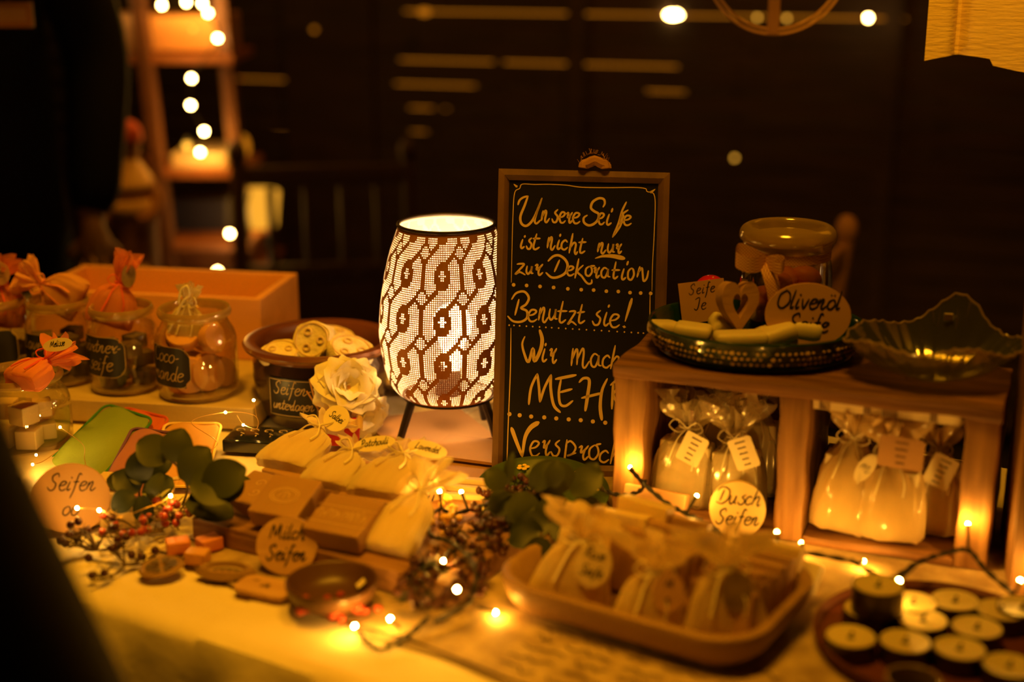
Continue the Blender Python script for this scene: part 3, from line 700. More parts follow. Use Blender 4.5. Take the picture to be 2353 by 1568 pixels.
# bronze outside, white enamel inside
m = MATS['lamp_bronze']; nt = m.node_tree; bs = nt.nodes['Principled BSDF']; outn = nt.nodes['Material Output']
geo = nt.nodes.new('ShaderNodeNewGeometry'); mx = nt.nodes.new('ShaderNodeMixShader'); df = nt.nodes.new('ShaderNodeBsdfDiffuse')
df.inputs[0].default_value = (.96, .94, .90, 1)
nt.links.new(geo.outputs['Backfacing'], mx.inputs[0]); nt.links.new(bs.outputs[0], mx.inputs[1]); nt.links.new(df.outputs[0], mx.inputs[2]); nt.links.new(mx.outputs[0], outn.inputs[0])
mb.build('lamp_shade', 'lamp_bronze', lamp)
MB().tube([(.0585 * math.cos(a), .0585 * math.sin(a), .2685) for a in [2 * PI * i / 60 for i in range(60)]], .0022, 8, closed=True).build('shade_rim', 'black_metal', lamp)
MB().tube([(.057 * math.cos(a), .057 * math.sin(a), .0515) for a in [2 * PI * i / 60 for i in range(60)]], .0017, 8, closed=True).build('base_ring', 'black_metal', lamp)
for (fx, fy) in ((918, 1030), (1113, 975)):
    f = at(fx, fy) - Vector((LC.x, LC.y, T)); u = Vector((f.x, f.y, 0)).normalized()
    tp = Vector((u.x * .056, u.y * .056, .0515)); ft = Vector((f.x, f.y, .004))
    if f.length < .07: tp = Vector((u.x * .050, u.y * .050, .0515))
    MB().tube([tp, tp.lerp(ft, .5), ft], [.0055, .005, .0045], 8).build('leg', 'black_metal', lamp)
MB().tube([(.046, -.030, .0515), (.055, -.035, .025), (.060, -.038, .004)], [.0055, .005, .0045], 8).build('leg', 'black_metal', lamp)
mb = MB()
for j in range(9):
    r0 = .016 + .0045 * j; r1 = r0 + .0045
    for i in range(72):
        a0, a1 = 2 * PI * i / 72, 2 * PI * (i + 1) / 72; q = [(r0, a0), (r1, a0), (r1, a1), (r0, a1)]; vs = [Vector((r * math.cos(a), r * math.sin(a), .052)) for r, a in q]
        cen = (vs[0] + vs[2]) / 2; inn = [cen + (v - cen) * .62 for v in vs]; mb.add([tuple(v) for v in vs + inn], [(0, 1, 5, 4), (1, 2, 6, 5), (2, 3, 7, 6), (3, 0, 4, 7)])
mb.build('reflector_plate', 'lamp_white', lamp)  # unseen white plate added so the lower dots shine, pierced to light below
MB().lathe([(0, .051), (.016, .051), (.016, .085), (.010, .09), (0, .09)], 20).build('socket', 'black_metal', lamp)
MB().ball(.024, TR(.006, -.012, .145), 20, 14, (1, 1, 1.15)).lathe([(.010, .088), (.012, .110), (.018, .128)], 16, TR(.006, -.012, 0)).build('bulb', 'lamp_glow', lamp)

# ================================================================== big crock
CC = atY(744, 1000, 1.765); CC.z = T + .0065
ck = thing('earthenware_crock', 'wide brown earthenware crock full of loofah slices beside the glowing lamp', 'pot', CC)
R_ = .096
MB().lathe([(0, 0), (.070, 0), (.074, .006), (.083, .030), (.088, .058), (.087, .076), (.083, .084), (.083, .088)], 60).build('pot_body', 'crock_glaze', ck)
MB().lathe([(.083, .086), (.090, .089), (.0975, .094), (.0995, .0985), (.097, .102), (.090, .103), (.083, .101), (.080, .096), (.078, .080), (.078, .03), (.06, .008), (0, .006)], 60).build('rim', 'crock_clay', ck)
lbl = MB(); ang = math.radians(-90 - 17)
def crl(x, y, o=0):
    a = ang + x / .088; rr = .0893 + o; return Vector((rr * math.cos(a), rr * math.sin(a), .048 + y))
lbl.grid(lambda u, v: crl(-.034 + .068 * u, -.026 + .050 * v), 16, 4)
lo = lbl.build('label', 'label_black', ck)
bord = [[(-.032, -.024), (.032, -.024)], [(.032, -.024), (.032, .022)], [(.032, .022), (-.032, .022)], [(-.032, .022), (-.032, -.024)]]
write(bord, .0008, lambda x, y: crl(x, y, .0005), 'label_border', 'label_paint', lo, k=10)
st = [[(p[0] - .0, p[1] + .004) for p in s_] for s_ in words_strokes('Seifen-', .0088, spread=.85)] + [[(p[0], p[1] - .016) for p in s_] for s_ in words_strokes('unterlagen', .0072, spread=.75)]
write(st, .0011, lambda x, y: crl(x, y, .0006), 'label_writing', 'label_paint', lo)
# loofah slices
def loofah(loc, rot, r, t, lab):
    o = thing('loofah_slice', lab, 'sponge', loc, rot)
    def wob(a, j, m): return 1 + .05 * math.sin(3 * a) + .03 * math.sin(7 * a + j)
    MB().lathe([(0, 0), (r * .9, 0), (r, t * .2), (r, t * .8), (r * .92, t), (r * .5, t * .93), (0, t * .96)], 30, wob=wob).build('sponge_body', 'sponge', o)
    m = MB()
    for k in range(3):
        a = k * 2.1; m.tube([(r * .45 * math.cos(a) + r * .16 * math.cos(b), r * .45 * math.sin(a) + r * .16 * math.sin(b), t * .98) for b in [2 * PI * i / 12 for i in range(12)]], r * .05, 5, closed=True)
    m.tube([(r * .82 * math.cos(b), r * .82 * math.sin(b), t * .98) for b in [2 * PI * i / 24 for i in range(24)]], r * .05, 5, closed=True)
    m.build('fibre_rings', 'soap_cream', o); return o
loofah(CC + Vector((.000, -.012, .098)), (66, 0, -12), .026, .030, 'round loofah slice standing upright in the middle of the crock')
loofah(CC + Vector((-.045, -.035, .078)), (20, -12, 30), .026, .020, 'loofah slice lying at the left inside the crock')
loofah(CC + Vector((.040, -.038, .082)), (18, 16, 0), .030, .022, 'loofah slice at the right inside the crock behind the flower')
loofah(CC + Vector((.010, .036, .078)), (10, 5, 60), .030, .022, 'loofah slice at the back of the crock, mostly hidden')
# peony
def peony(loc, rot, R, lab, cat='flower'):
    o = thing('silk_peony', lab, cat, loc, rot); random.seed(11)
    mb = MB()
    for ring, (n, L, th, w_) in enumerate(((4, .34, .35, .95), (5, .50, .55, .85), (6, .66, .80, .75), (7, .82, 1.10, .66), (8, .96, 1.42, .60), (8, 1.05, 1.85, .58))):
        for k in range(n):
            a0 = 2 * PI * k / n + ring * .55 + random.uniform(-.2, .2); ll = L * R * random.uniform(.88, 1.1); tl = random.uniform(-.14, .14); ph = random.uniform(0, 6)
            ca, sa = math.cos(a0), math.sin(a0)
            def pf(u, v, ll=ll, th=th, w_=w_, tl=tl, ph=ph, ca=ca, sa=sa):
                s_ = (u - .5) * 2; t = v
                an = (th + tl) * (.35 + .65 * t) ; out = ll * (math.sin(an) * t); up = ll * (math.cos(an) * t) * .9 + ll * .12
                wd = ll * w_ * (math.sin(PI * min(1, .18 + .66 * t)) ** .7) * s_
                cup = ll * .34 * s_ * s_ * (1 - .5 * t)                    # sides fold towards the middle
                ruf = ll * .06 * math.sin(s_ * 5 + ph) * t * t
                ed = 1 - .14 * s_ * s_ * t
                r = out * ed - cup * math.cos(an) * .8 + ruf; z = up * ed + cup * math.sin(an) * .6
                return Vector((r * ca - wd * sa, r * sa + wd * ca, z))
            mb.grid(pf, 10, 8)
    mb.build('petals', 'rose_petal', o, angle=80)
    MB().ball(R * .13, TR(0, 0, R * .12), 12, 8).build('flower_centre', 'soap_amber', o)
    m = MB()
    for k in range(4):
        a = k * 1.57; m.grid(lambda u, v: Vector((R * .6 * v * math.cos(a + (u - .5) * .9 * (1 - v)), R * .6 * v * math.sin(a + (u - .5) * .9 * (1 - v)), -.004 - .1 * R * v)), 4, 5)
    m.build('sepals', 'leaf_dark', o); return o
peony(CC + Vector((.044, -.100, .066)), (66, 0, 24), .040, 'cream silk peony with full petals hanging on the crock rim')
peony(CC + Vector((.060, -.098, .034)), (104, 10, 40), .034, 'lower drooping cream silk blossom under the peony beside the lamp')
t = MB().tube(smooth_line([CC + Vector((-.002, -.092, .075)), CC + Vector((.006, -.104, .050)), CC + Vector((.016, -.108, .030)), CC + Vector((.006, -.102, .044)), CC + Vector((-.006, -.094, .06))]), .0012, 6).build('raffia_bow', 'rope')
tag(t, 'thin raffia bow tied beside the crock label', 'ribbon')
# red velvet ribbon with lace below the flower
o = thing('velvet_pouch', 'dark red velvet pouch with lace trim lying before the crock', 'pouch', at(778, 1022, .008), (-6, 4, 8))
MB().box(.050, .028, .036, I4, .009).build('pouch_body', 'red_velvet', o)
mb = MB(); mb.grid(lambda u, v: Vector((-.026 + .054 * u, -.016 - .003 * math.sin(u * 40) * v, .022 + .016 * v + .003 * math.sin(u * 22))), 40, 4)
mb.build('lace_trim', 'lace', o)
# lit cream saucer behind the lamp foot
pl = MB().lathe([(0, 0), (.05, 0), (.075, .010), (.083, .018), (.0815, .020), (.05, .004), (0, .004)], 40).build('saucer', 'soap_cream')
pl.location = atY(965, 945, 1.90); pl.location.z = T + .0065; tag(pl, 'shallow cream saucer between crock and lamp leg', 'saucer')
# kraft sheets under the lamp
for (px, py, sx, sy, rz, h, lab) in ((985, 990, .13, .13, 24, .0080, 'brown kraft card sheet lying beneath the lamp'), (1112, 1040, .12, .075, -20, .0125, 'brown kraft sheet right of the lamp foot beside the chalkboard'), (1045, 1082, .10, .06, -8, .0085, 'thin printed paper slip before the lamp')):
    o = MB().box(sx, sy, .0006 if 'slip' in lab else .0035, I4).build('kraft_sheet', 'kraft'); p = at(px, py, h); o.location = p; o.rotation_euler = (0, 0, math.radians(rz)); tag(o, lab, 'paper')

# ================================================================== makers for the goods
def tag_part(parent, kind, w_, h_, M, lines, mat='tag_paper', ink='ink', wd=.0009, xh=None):
    """paper tag standing in the x, z plane of M, facing -y, with handwriting"""
    if kind == 'oval': out = oval(w_ / 2, h_ / 2)
    else: out = rrect(w_, h_, min(w_, h_) * .12)
    mb = MB(); mb.prism([(x, y) for x, y in out], .0006, M @ RX(90))
    tg = mb.build('tag', mat, parent)
    st = []
    n = len(lines); xh = xh or h_ / (n * 4.2)
    for i, ln in enumerate(lines):
        s_ = words_strokes(ln, xh, spread=.85); wmax = max([abs(p[0]) for q in s_ for p in q] + [1e-6])
        k = min(1, w_ * .43 / wmax)
        st += [[(p[0] * k, p[1] * k + (n / 2 - .5 - i) * h_ / (n + .6) - xh * .5) for p in q] for q in s_]
    if st: write(st, wd, lambda x, y: M @ Vector((x, -.0009, y)), 'tag_writing', ink, tg, k=4)
    return tg

def scribble(n, w_, rows, h_):
    random.seed(n); out = []
    for r in range(rows):
        y = h_ * (.5 - (r + .5) / rows)
        out.append([(-w_ / 2 + w_ * i / 14, y + random.uniform(-1, 1) * h_ / rows * .28) for i in range(15)])
    return out

def sachet(label, loc, rot, w_=.065, h=.075, t=.028, ruff=.022, mat='organza_cream', rib='ribbon_cream', tg=None, group=None,
           soap='soap_tan', neck=.16, seed=1, tails=True, name='soap_sachet', cat='soap bag', flare=.42, soap_size=None, cone=False):
    """a gathered bag around a soap, standing on its own bottom, front to -y"""
    o = thing(name, label, cat, loc, rot, group); random.seed(seed); ph = [random.uniform(0, 6) for _ in range(6)]
    N = 64; lv = []
    for (z, a, b, wr) in ((0, .90, .55, .02), (.03, .98, .8, .03), (.15, 1, 1, .03), (.4, .98, 1, .04), (.62, .90, .92, .06), (.78, .70, .75, .10), (.88, .46, .6, .16), (.95, neck * 1.5, .5, .2), (1.0, neck, .36, .2)):
        if cone and z > .15: a *= 1 - .55 * (z - .15) * (1.25 - z)
        lv.append((z * h, a * w_ / 2, b * t / 2, wr))
    for (z, a, b, wr) in ((.25, neck * 1.6, .5, .3), (.6, flare * 1.35, .95, .5), (1.0, flare * 1.75, 1.15, .6)):
        lv.append((h + z * ruff, a * w_ / 2, b * t / 2, wr))
    def fn(u, v):
        k = v * (len(lv) - 1); i = min(int(k), len(lv) - 2); f = k - i
        z, a, b, wr = [lv[i][q] * (1 - f) + lv[i + 1][q] * f for q in range(4)]
        th = 2 * PI * u; c, s_ = math.cos(th), math.sin(th)
        e = .62 if z < h * .8 else 1
        x = a * abs(c) ** e * (1 if c > 0 else -1); y = b * abs(s_) ** e * (1 if s_ > 0 else -1)
        wv = 1 + wr * (.6 * math.sin(9 * th + ph[0] + z * 60) + .5 * math.sin(14 * th + ph[1] - z * 90) + .3 * math.sin(5 * th + ph[2]))
        zz = z + (ruff * .14 * math.sin(4 * th + ph[3]) * max(0, (z - h) / ruff)) + (h * .02 * math.sin(6 * th + ph[4]) if z > 0 else 0)
        return Vector((x * wv, y * wv, zz))
    mb = MB(); mb.grid(fn, N, 26)
    mb.add([tuple(fn(i / N, 0)) for i in range(N)], [tuple(range(N))])
    mb.build('bag', mat, o)
    ss = soap_size or (w_ * .74, t * .58, h * .66)
    MB().box(ss[0], ss[1], ss[2], TR(0, 0, h * .03), .003).build('wrapped_soap', soap, o)
    rb = MB(); rb.tube([(neck * w_ * .62 * math.cos(a), neck * w_ * .55 * math.sin(a), h) for a in [2 * PI * i / 20 for i in range(20)]], .0016, 6, closed=True)
    yb = -neck * w_ * .55
    if tails:
        for sx in (-1, 1):
            rb.tube(smooth_line([(0, yb, h), (sx * w_ * .16, yb - .006, h + .010), (sx * w_ * .26, yb - .007, h + .002), (sx * w_ * .12, yb - .005, h - .004), (0, yb, h)]), .0013, 6, flat=.5)
            rb.tube(smooth_line([(0, yb, h), (sx * w_ * .10, yb - .006, h - .010), (sx * w_ * .18 + .002, -t * .55, h - .026), (sx * w_ * .20, -t * .6, h - .040)]), .0014, 6, flat=.5)
    rb.build('ribbon', rib, o)
    if tg:
        kind, tw, th_, M, lines = tg[:5]; tag_part(o, kind, tw, th_, M, lines, *(tg[5:]))
    return o

def soap_bar(label, loc, rot, size=(.074, .058, .020), mat='soap_brown', stamp=None, group=None, name='soap_bar'):
    o = thing(name, label, 'soap', loc, rot, group); x, y, z = size
    MB().box(x, y, z, I4, .0022).build('bar', mat, o)
    if stamp: write(stamp, .0009, lambda a, b: Vector((a, b, z + .0003)), 'stamp', 'soap_stamp', o, k=6)
    return o
def soap_block(label, loc, rot, size, mat, group=None, name='soap_bar', bev=.002):
    o = MB().box(*size, I4, bev).build(name, mat); o.location = loc; o.rotation_euler = [math.radians(a) for a in rot]
    return tag(o, label, 'soap', group)
def disc(label, loc, rot, r, t, lines, mat='pale_wood', ink='ink', cat='sign', name='wooden_sign', rx=1.0, xh=.2, wd=.0013, edge='kraft'):
    """a slice standing in its x, z plane, front to -y, base at z = 0"""
    o = thing(name, label, cat, loc, rot); M = TR(0, 0, r)
    m = MB(); m.prism([(x * rx, y) for x, y in oval(r, r)], t, M @ TR(0, t, 0) @ RX(90)); m.build('slice', mat, o, angle=30)
    st = []; n = len(lines)
    for i, ln in enumerate(lines):
        s_ = words_strokes(ln, r * xh, spread=.85); wm = max(abs(p[0]) for q in s_ for p in q); k = min(1, r * rx * .78 / wm)
        st += [[(p[0] * k, p[1] * k + (n / 2 - .5 - i) * r * .72 - r * xh * .5) for p in q] for q in s_]
    write(st, wd, lambda x, y: M @ Vector((x, -.0005, y)), 'writing', ink, o); return o
def jar(label, loc, R, H, lines=None, la=-90, lw=.075, lh=.052, lz=.45, rz=0, label_xh=.0105):
    o = thing('glass_jar', label, 'jar', loc, (0, 0, rz))
    P = [(0, .002), (R * .86, .002), (R * .94, .006), (R * .985, H * .08), (R, H * .2), (R, H * .55), (R * .985, H * .66), (R * .93, H * .74), (R * .84, H * .81), (R * .80, H * .86), (R * .81, H * .9)]
    MB().lathe(smooth_prof(P), 56).build('glass_body', 'jar_glass', o)
    MB().lathe([(R * .81, H * .89), (R * .88, H * .91), (R * .905, H * .94), (R * .89, H * .975), (R * .85, H), (R * .80, H * .99), (R * .78, H * .94), (R * .79, H * .9)], 56).build('glass_rim', 'rim_glass', o)
    MB().lathe([(0, .0), (R * .8, .0), (R * .9, .003), (R * .93, .007), (R * .85, .008), (0, .006)], 40).build('glass_foot', 'rim_glass', o)
    if lines:
        def lf(x, y, off=0.0):
            a = math.radians(la) + x / R; rr = R + .0008 + off; return Vector((rr * math.cos(a), rr * math.sin(a), H * lz + y))
        out = rrect(lw, lh, lh * .30, 5); m = MB()
        m.add([tuple(lf(0, 0))] + [tuple(lf(x, y)) for x, y in out], [])
        m = MB(); m.grid(lambda u, v: lf((u - .5) * (lw - (0 if .12 < v < .88 else lh * .22) ), (v - .5) * lh), 20, 9)
        lb = m.build('label', 'label_black', o)
        st = [out + [out[0]]]; n = len(lines)
        write([[st[0][i], st[0][i + 1]] for i in range(len(st[0]) - 1)], .0007, lambda x, y: lf(x * 1.02, y * 1.02, .0004), 'label_border', 'label_paint', lb, k=2, taper=False)
        st = []
        for i, ln in enumerate(lines):
            s_ = words_strokes(ln, label_xh, spread=.8); wm = max(abs(p[0]) for q in s_ for p in q); k = min(1, lw * .44 / wm)
            st += [[(p[0] * k, p[1] * k + (n / 2 - .5 - i) * lh * .46 - label_xh * .5) for p in q] for q in s_]
        write(st, .0011, lambda x, y: lf(x, y, .0006), 'label_writing', 'label_paint', lb)
    return o
def smooth_prof(P, k=3): return [(p.x, p.y) for p in smooth_line([(a, b, 0) for a, b in P], k)]

# ================================================================== jars on the pale plank, left
PK = at(470, 960, .0); JH = .030
pk = thing('display_plank', 'thick pale wooden plank carrying the row of glass jars', 'plank', at(584, 990, .0065), (0, 0, 171))
MB().box(.62, .37, JH - .001, TR(.31, -.185, 0), .002).build('plank_body', 'bright_wood', pk)
JL = lambda px, py: at(px, py, JH + .006)
jar('glass jar of round soap discs labelled in white on black, right end of the row', JL(458, 903), .052, .116, ['Coco-', 'mande'], la=-126, lw=.070, lz=.42)
jar('glass jar of dark soap cubes with flower-marked black label, second from right', JL(292, 890), .046, .112, ['G\u00e4rtner-', 'seife'], la=-118, lw=.070, lz=.48)
jar('glass jar with plain black label behind the small front jar, third from right', JL(148, 872), .045, .112, ['Lavendel', 'Seife'], la=-105, lw=.075, lz=.42)
jar('glass jar half cut off by the photo edge, leftmost of the row', JL(2, 868), .045, .112, ['l'], la=-85, lw=.075, lz=.45)
p0 = JL(458, 903)
for i, (dx, dy, dz, rr, rx, rz) in enumerate(((-.006, -.020, .006, .024, 82, 18), (.014, -.010, .006, .025, 78, 40), (.030, .008, .006, .020, 80, 62), (-.012, .018, .008, .022, 85, -10), (.010, .020, .050, .022, 60, 30), (-.018, .004, .052, .022, 30, 10), (.022, -.008, .056, .019, 70, 60))):
    m = MB().lathe([(0, -.007), (rr * .92, -.007), (rr, -.004), (rr, .004), (rr * .92, .007), (0, .007)], 30).build('soap_disc', 'soap_amber')
    m.location = p0 + Vector((dx, dy, dz + rr)); m.rotation_euler = (math.radians(rx), 0, math.radians(rz))
    tag(m, 'round amber soap disc inside the right-end glass jar', 'soap', 'round soaps in the right-end jar')
o = thing('soap_sachet', 'x', 'soap'); bpy.data.objects.remove(o)
def fill(p, n, rmax, sizes, mat, lab, grp, z0=.008, seed=1, dz=.020, layers=3):
    random.seed(seed)
    for L in range(layers):
        for k in range(n):
            a = 2 * PI * k / n + L * .6; r = rmax * (.62 if n > 1 else 0); s_ = sizes
            soap_block(lab + (', bottom layer', ', middle layer', ', top layer')[L], p + Vector((r * math.cos(a), r * math.sin(a), z0 + L * dz)), (0, 0, math.degrees(a) + random.uniform(-12, 12)), s_, mat, grp)
fill(JL(292, 890), 3, .038, (.026, .022, .0185), 'soap_dark', 'dark herb soap cube in the flower-labelled jar', 'dark soap cubes in the second jar', seed=3)
fill(JL(148, 872), 3, .038, (.026, .022, .0185), 'soap_dark', 'dark soap cube in the third jar from the right', 'dark soap cubes in the third jar', seed=4)
fill(JL(2, 868), 3, .038, (.026, .022, .0185), 'soap_dark', 'dark soap cube in the leftmost jar', 'dark soap cubes in the leftmost jar', seed=5, layers=2)
# sachets standing out of the jar mouths
ov = lambda dx, dz, r=0, y=-.012: TR(dx, y, dz) @ RY(r)
sachet('orange organza sachet with grey tag leaning out of the flower-labelled jar', JL(268, 880) + Vector((-.006, 0, .080)), (-6, 20, 10), .062, .058, .03, .038, 'organza_orange', 'ribbon_red', ('oval', .018, .030, ov(.008, .072, -12, -.014), [' '], 'tag_grey'), seed=4, flare=.26, soap='soap_tan')
sachet('peach organza sachet lying across the mouth of the third jar', JL(150, 868) + Vector((.030, 0, .104)), (-8, -62, 8), .058, .056, .034, .030, 'organza_peach', 'ribbon_orange', None, seed=5, soap='soap_tan')
sachet('orange organza sachet with round kraft tag in the leftmost jar', JL(22, 866) + Vector((-.004, 0, .072)), (4, 4, 0), .064, .062, .034, .028, 'organza_orange', 'ribbon_red', ('oval', .034, .034, ov(.004, .078, 10, -.016), ['Je'], 'tag_kraft'), seed=6, soap='soap_cream')
sachet('cream organza sachet with looped bow standing in the right-end jar', JL(425, 898) + Vector((.004, .0, .066)), (-4, 8, 0), .046, .052, .028, .022, 'organza_cream', 'ribbon_cream', None, seed=7, flare=.3)
mb = MB().tube(smooth_line([(0, 0, 0), (.004, 0, .016), (.012, 0, .022), (.014, 0, .010), (.006, 0, .002), (-.006, 0, -.020), (-.016, 0, -.040)]), .0016, 6)
o = mb.build('satin_ribbon', 'ribbon_cream'); o.location = JL(425, 895) + Vector((.004, -.02, .122)); tag(o, 'cream satin ribbon loop on the sachet in the right-end jar', 'ribbon')
# small front jar
FJ = at(62, 1030, .0065)
jar('short wide glass jar of pale soap cubes before the row, left edge', FJ, .056, .098)
random.seed(9)
for i, (dx, dy, dz, s_) in enumerate(((.012, -.022, .010, .026), (-.020, -.018, .010, .026), (-.004, .016, .010, .028), (.022, .012, .010, .022), (.006, -.016, .038, .026), (-.022, .006, .038, .024), (.020, .008, .040, .022))):
    soap_block('pale soap cube inside the short front jar', FJ + Vector((dx, dy, dz)), (0, 0, random.uniform(-30, 30)), (s_, s_, s_ * .9), 'soap_cream', 'pale soap cubes in the front jar')
sachet('orange organza sachet with oval name tag lying on the short front jar', at(45, 880, .106), (-72, 0, -30), .055, .045, .03, .030, 'organza_orange', 'ribbon_red', ('oval', .046, .016, TR(.022, -.024, .052) @ RX(50) @ RY(-14), ['Melisse'], 'tag_paper'), seed=8, soap='soap_cream', flare=.5)
# wooden box behind the jars
bxm = TR(0, 0, 0)
o = thing('wooden_box', 'open light wooden box standing behind the glass jars', 'box', atY(470, 905, 1.935) * Vector((1, 1, 0)).x if False else Vector((-.503, 1.9945, T + .0065 + JH)), (0, 0, -10))
MB().box(.34, .012, .088, TR(0, -.060, 0), .001).build('front_panel', 'box_wood', o)
MB().box(.34, .012, .088, TR(0, .090, 0), .001).build('back_panel', 'box_wood', o)
MB().box(.012, .138, .088, TR(-.164, .015, 0), .001).build('side_panel', 'box_wood', o)
MB().box(.012, .138, .088, TR(.164, .015, 0), .001).build('side_panel', 'box_wood', o)
MB().box(.316, .138, .008, TR(0, .015, 0)).build('bottom_panel', 'box_wood', o)

# ================================================================== felt soap pouches leaning on the plank
def pouch(label, A, B, C, t, mat, seam):
    """A, B lower corners, C upper left corner (world); a soft rounded slab"""
    X = (B - A); Yv = (C - A); w_, h = X.length, Yv.length; x = X.normalized(); y = Yv.normalized(); z = x.cross(y).normalized()
    o = bpy.data.objects.new('soap_pouch', None); COL.objects.link(o); o.location = A; tag(o, label, 'pouch')
    L_ = lambda p: x * p[0] + y * p[1] + z * p[2]
    def f(u, v, s_=1):
        a = (u - .5) * 2; b = (v - .5) * 2; e = max(0, (1 - a ** 6) * (1 - b ** 6)) ** .5
        rx = 1 - .10 * b ** 8; ry = 1 - .10 * a ** 8
        return L_((w_ / 2 + a * w_ / 2 * rx, h / 2 + b * h / 2 * ry, s_ * t * (.15 + .85 * e) + .002 * math.sin(a * 4 + b * 3)))
    m = MB(); m.grid(lambda u, v: f(u, v), 24, 24); m.grid(lambda u, v: f(u, v, -1), 24, 24); m.build('pouch_body', mat, o)
    pts = [L_((a + w_ / 2, b + h / 2, .001)) for a, b in rrect(w_ * 1.0, h * 1.0, min(w_, h) * .14, 6)]
    MB().tube(pts, .0018, 6, closed=True).build('piping', seam, o); return o
pouch('green felt soap pouch with dark green piping leaning on the plank', at(98, 1078, .010), at(212, 1122, .010), at(245, 930, .038), .005, 'green_felt', 'green_seam')
pouch('red felt soap pouch behind the green one, only its edge showing', at(150, 1075, .008), at(262, 1105, .006), at(285, 938, .034), .004, 'red_felt', 'cap_red')
pouch('purple felt soap pouch right of the green one', at(228, 1132, .010), at(345, 1150, .010), at(305, 985, .036), .004, 'purple_felt', 'purple_seam')
pouch('orange felt soap pouch with yellow piping right of the purple one', at(330, 1120, .010), at(470, 1120, .010), at(380, 975, .038), .005, 'orange_felt', 'orange_seam')
pouch('navy felt pouch mostly hidden between green and purple pouches', at(205, 1128, .006), at(240, 1132, .006), at(262, 985, .028), .003, 'navy_felt', 'navy_felt')
# ornamented dark tin
o = thing('ornamented_tin', 'dark glossy tin with pale scroll ornaments left of the crock', 'tin', at(590, 1032, .0065), (0, 0, -8))
MB().box(.075, .055, .016, TR(0, .01, 0), .003).build('tin_body', 'dark_tin', o)
st = []
for k in range(4):
    x = -.027 + k * .018
    st += [[(x + .006 * math.cos(a) * (1 - a / 9), .012 + .006 * math.sin(a) * (1 - a / 9)) for a in [i * .5 for i in range(11)]]]
    st += [[(x + .008, -.004), (x + .0082, -.009)], [(x + .004, .003), (x + .010, -.001)]]
write(st, .0012, lambda x, y: Vector((x, y + .008, .0164)), 'scroll_ornament', 'label_paint', o)

# ================================================================== milk soap board
MO = at(440, 1190, .031); BA = -30.1; be1 = Vector((math.cos(math.radians(BA)), math.sin(math.radians(BA)), 0)); be2 = Vector((-be1.y, be1.x, 0))
o = thing('serving_board', 'rustic wooden board under the brown milk soaps', 'board', Vector((MO.x, MO.y, T + .0075)), (0, 0, BA))
m = MB(); m.box(.315, .225, .0235, TR(.1575, .1125, 0), .002); m.build('board_body', 'old_wood', o)
H0 = .033
def curl(cx, cy, r, a0, s_=1): return [(cx + r * (1 - i / 13) * math.cos(a0 + s_ * i * .6), cy + r * (1 - i / 13) * math.sin(a0 + s_ * i * .6)) for i in range(13)]
stA = [curl(-.006, .008, .007, 0), curl(.010, .006, .007, 2, -1), curl(0, -.008, .007, 4)]
stB = [oval(.016, .011, 20) + [(.016, 0)], oval(.013, .0085, 20) + [(.013, 0)], [(-.006, -.004), (-.004, .003), (0, .005), (.004, .003), (.006, -.004)], [(0, -.005), (0, .004)]]
random.seed(12)
stC = [[(-.034, -.016), (.034, -.016)], [(-.034, .010), (.034, .010)]] + [[(-.028 + k * .005, random.uniform(-.010, -.004)), (-.026 + k * .005, random.uniform(-.002, .006)), (-.023 + k * .005, random.uniform(-.01, .006))] for k in range(11)]
def tilt_bar(label, px, py, tx, rz, size, stamp=None, lift=0.0):
    p = at(px, py, .05); p.z = T + H0 + size[1] / 2 * math.sin(math.radians(tx)) + lift
    return soap_bar(label, p, (tx, 0, rz), size, stamp=stamp)
tilt_bar('brown soap bar stamped with three spirals, left on the wooden board', 603, 1133, 12, -31, (.062, .056, .018), stA)
tilt_bar('brown soap bar stamped with an oval emblem, second from left on the board', 664, 1166, 20, -22, (.056, .058, .020), stB, .004)
tilt_bar('brown soap bar with pressed lattice band, right of the oval-stamped bar', 797, 1203, 16, -24, (.062, .058, .022), stC)
tilt_bar('brown soap bar lying under the first sachet behind the spiral-stamped bar', 690, 1078, 3, -32, (.062, .055, .020))
tilt_bar('brown soap bar under the middle sachets behind the oval-stamped bar', 765, 1108, 3, -20, (.060, .055, .020))
tilt_bar('brown soap bar under the third sachet behind the lattice-band bar', 868, 1130, 3, -26, (.062, .055, .020))
sachet('cream organza sachet with heart-shaped tag, left of those on the wooden board', at(645, 1072, .058), (-79, 0, -26), .070, .080, .022, .020, tg=('oval', .034, .030, TR(.020, -.016, .086) @ RX(42) @ RY(20), ['Salbei'], 'tag_paper', 'ink', .0009, .0042), seed=21, soap='soap_tan')
sachet('cream organza sachet tagged Patchouli in the middle of the wooden board', at(742, 1118, .056), (-79, 0, -22), .060, .068, .022, .016, tg=('oval', .048, .017, TR(.026, -.014, .072) @ RX(42) @ RY(-16), ['Patchouli'], 'tag_paper', 'ink', .0010, .0042), seed=22, soap='soap_tan')
sachet('cream organza sachet with pale oval tag, right of the Patchouli one', at(862, 1140, .056), (-78, 0, -20), .068, .074, .024, .016, tg=('oval', .046, .018, TR(.028, -.014, .076) @ RX(42) @ RY(6), ['Lavendel'], 'tag_paper', 'faint_ink', .0009, .0040), seed=23, soap='soap_tan')
sachet('cream organza sachet hanging over the front edge of the wooden board', at(885, 1268, .036), (-62, 0, -28), .056, .078, .022, .034, seed=24, soap='soap_cream', flare=.5)
disc('round wooden sign reading Milch Seifen leaning on the board front', at(655, 1322, .009), (-24, 0, -4), .0285, .012, ['Milch', 'Seifen'], 'pale_wood', rx=1.06, xh=.27, wd=.0017)
o = MB().prism(rrect(.060, .034, .010), .004).build('wooden_tag', 'pale_wood'); o.location = at(612, 1356, .0088); o.rotation_euler = (0, 0, math.radians(-24))
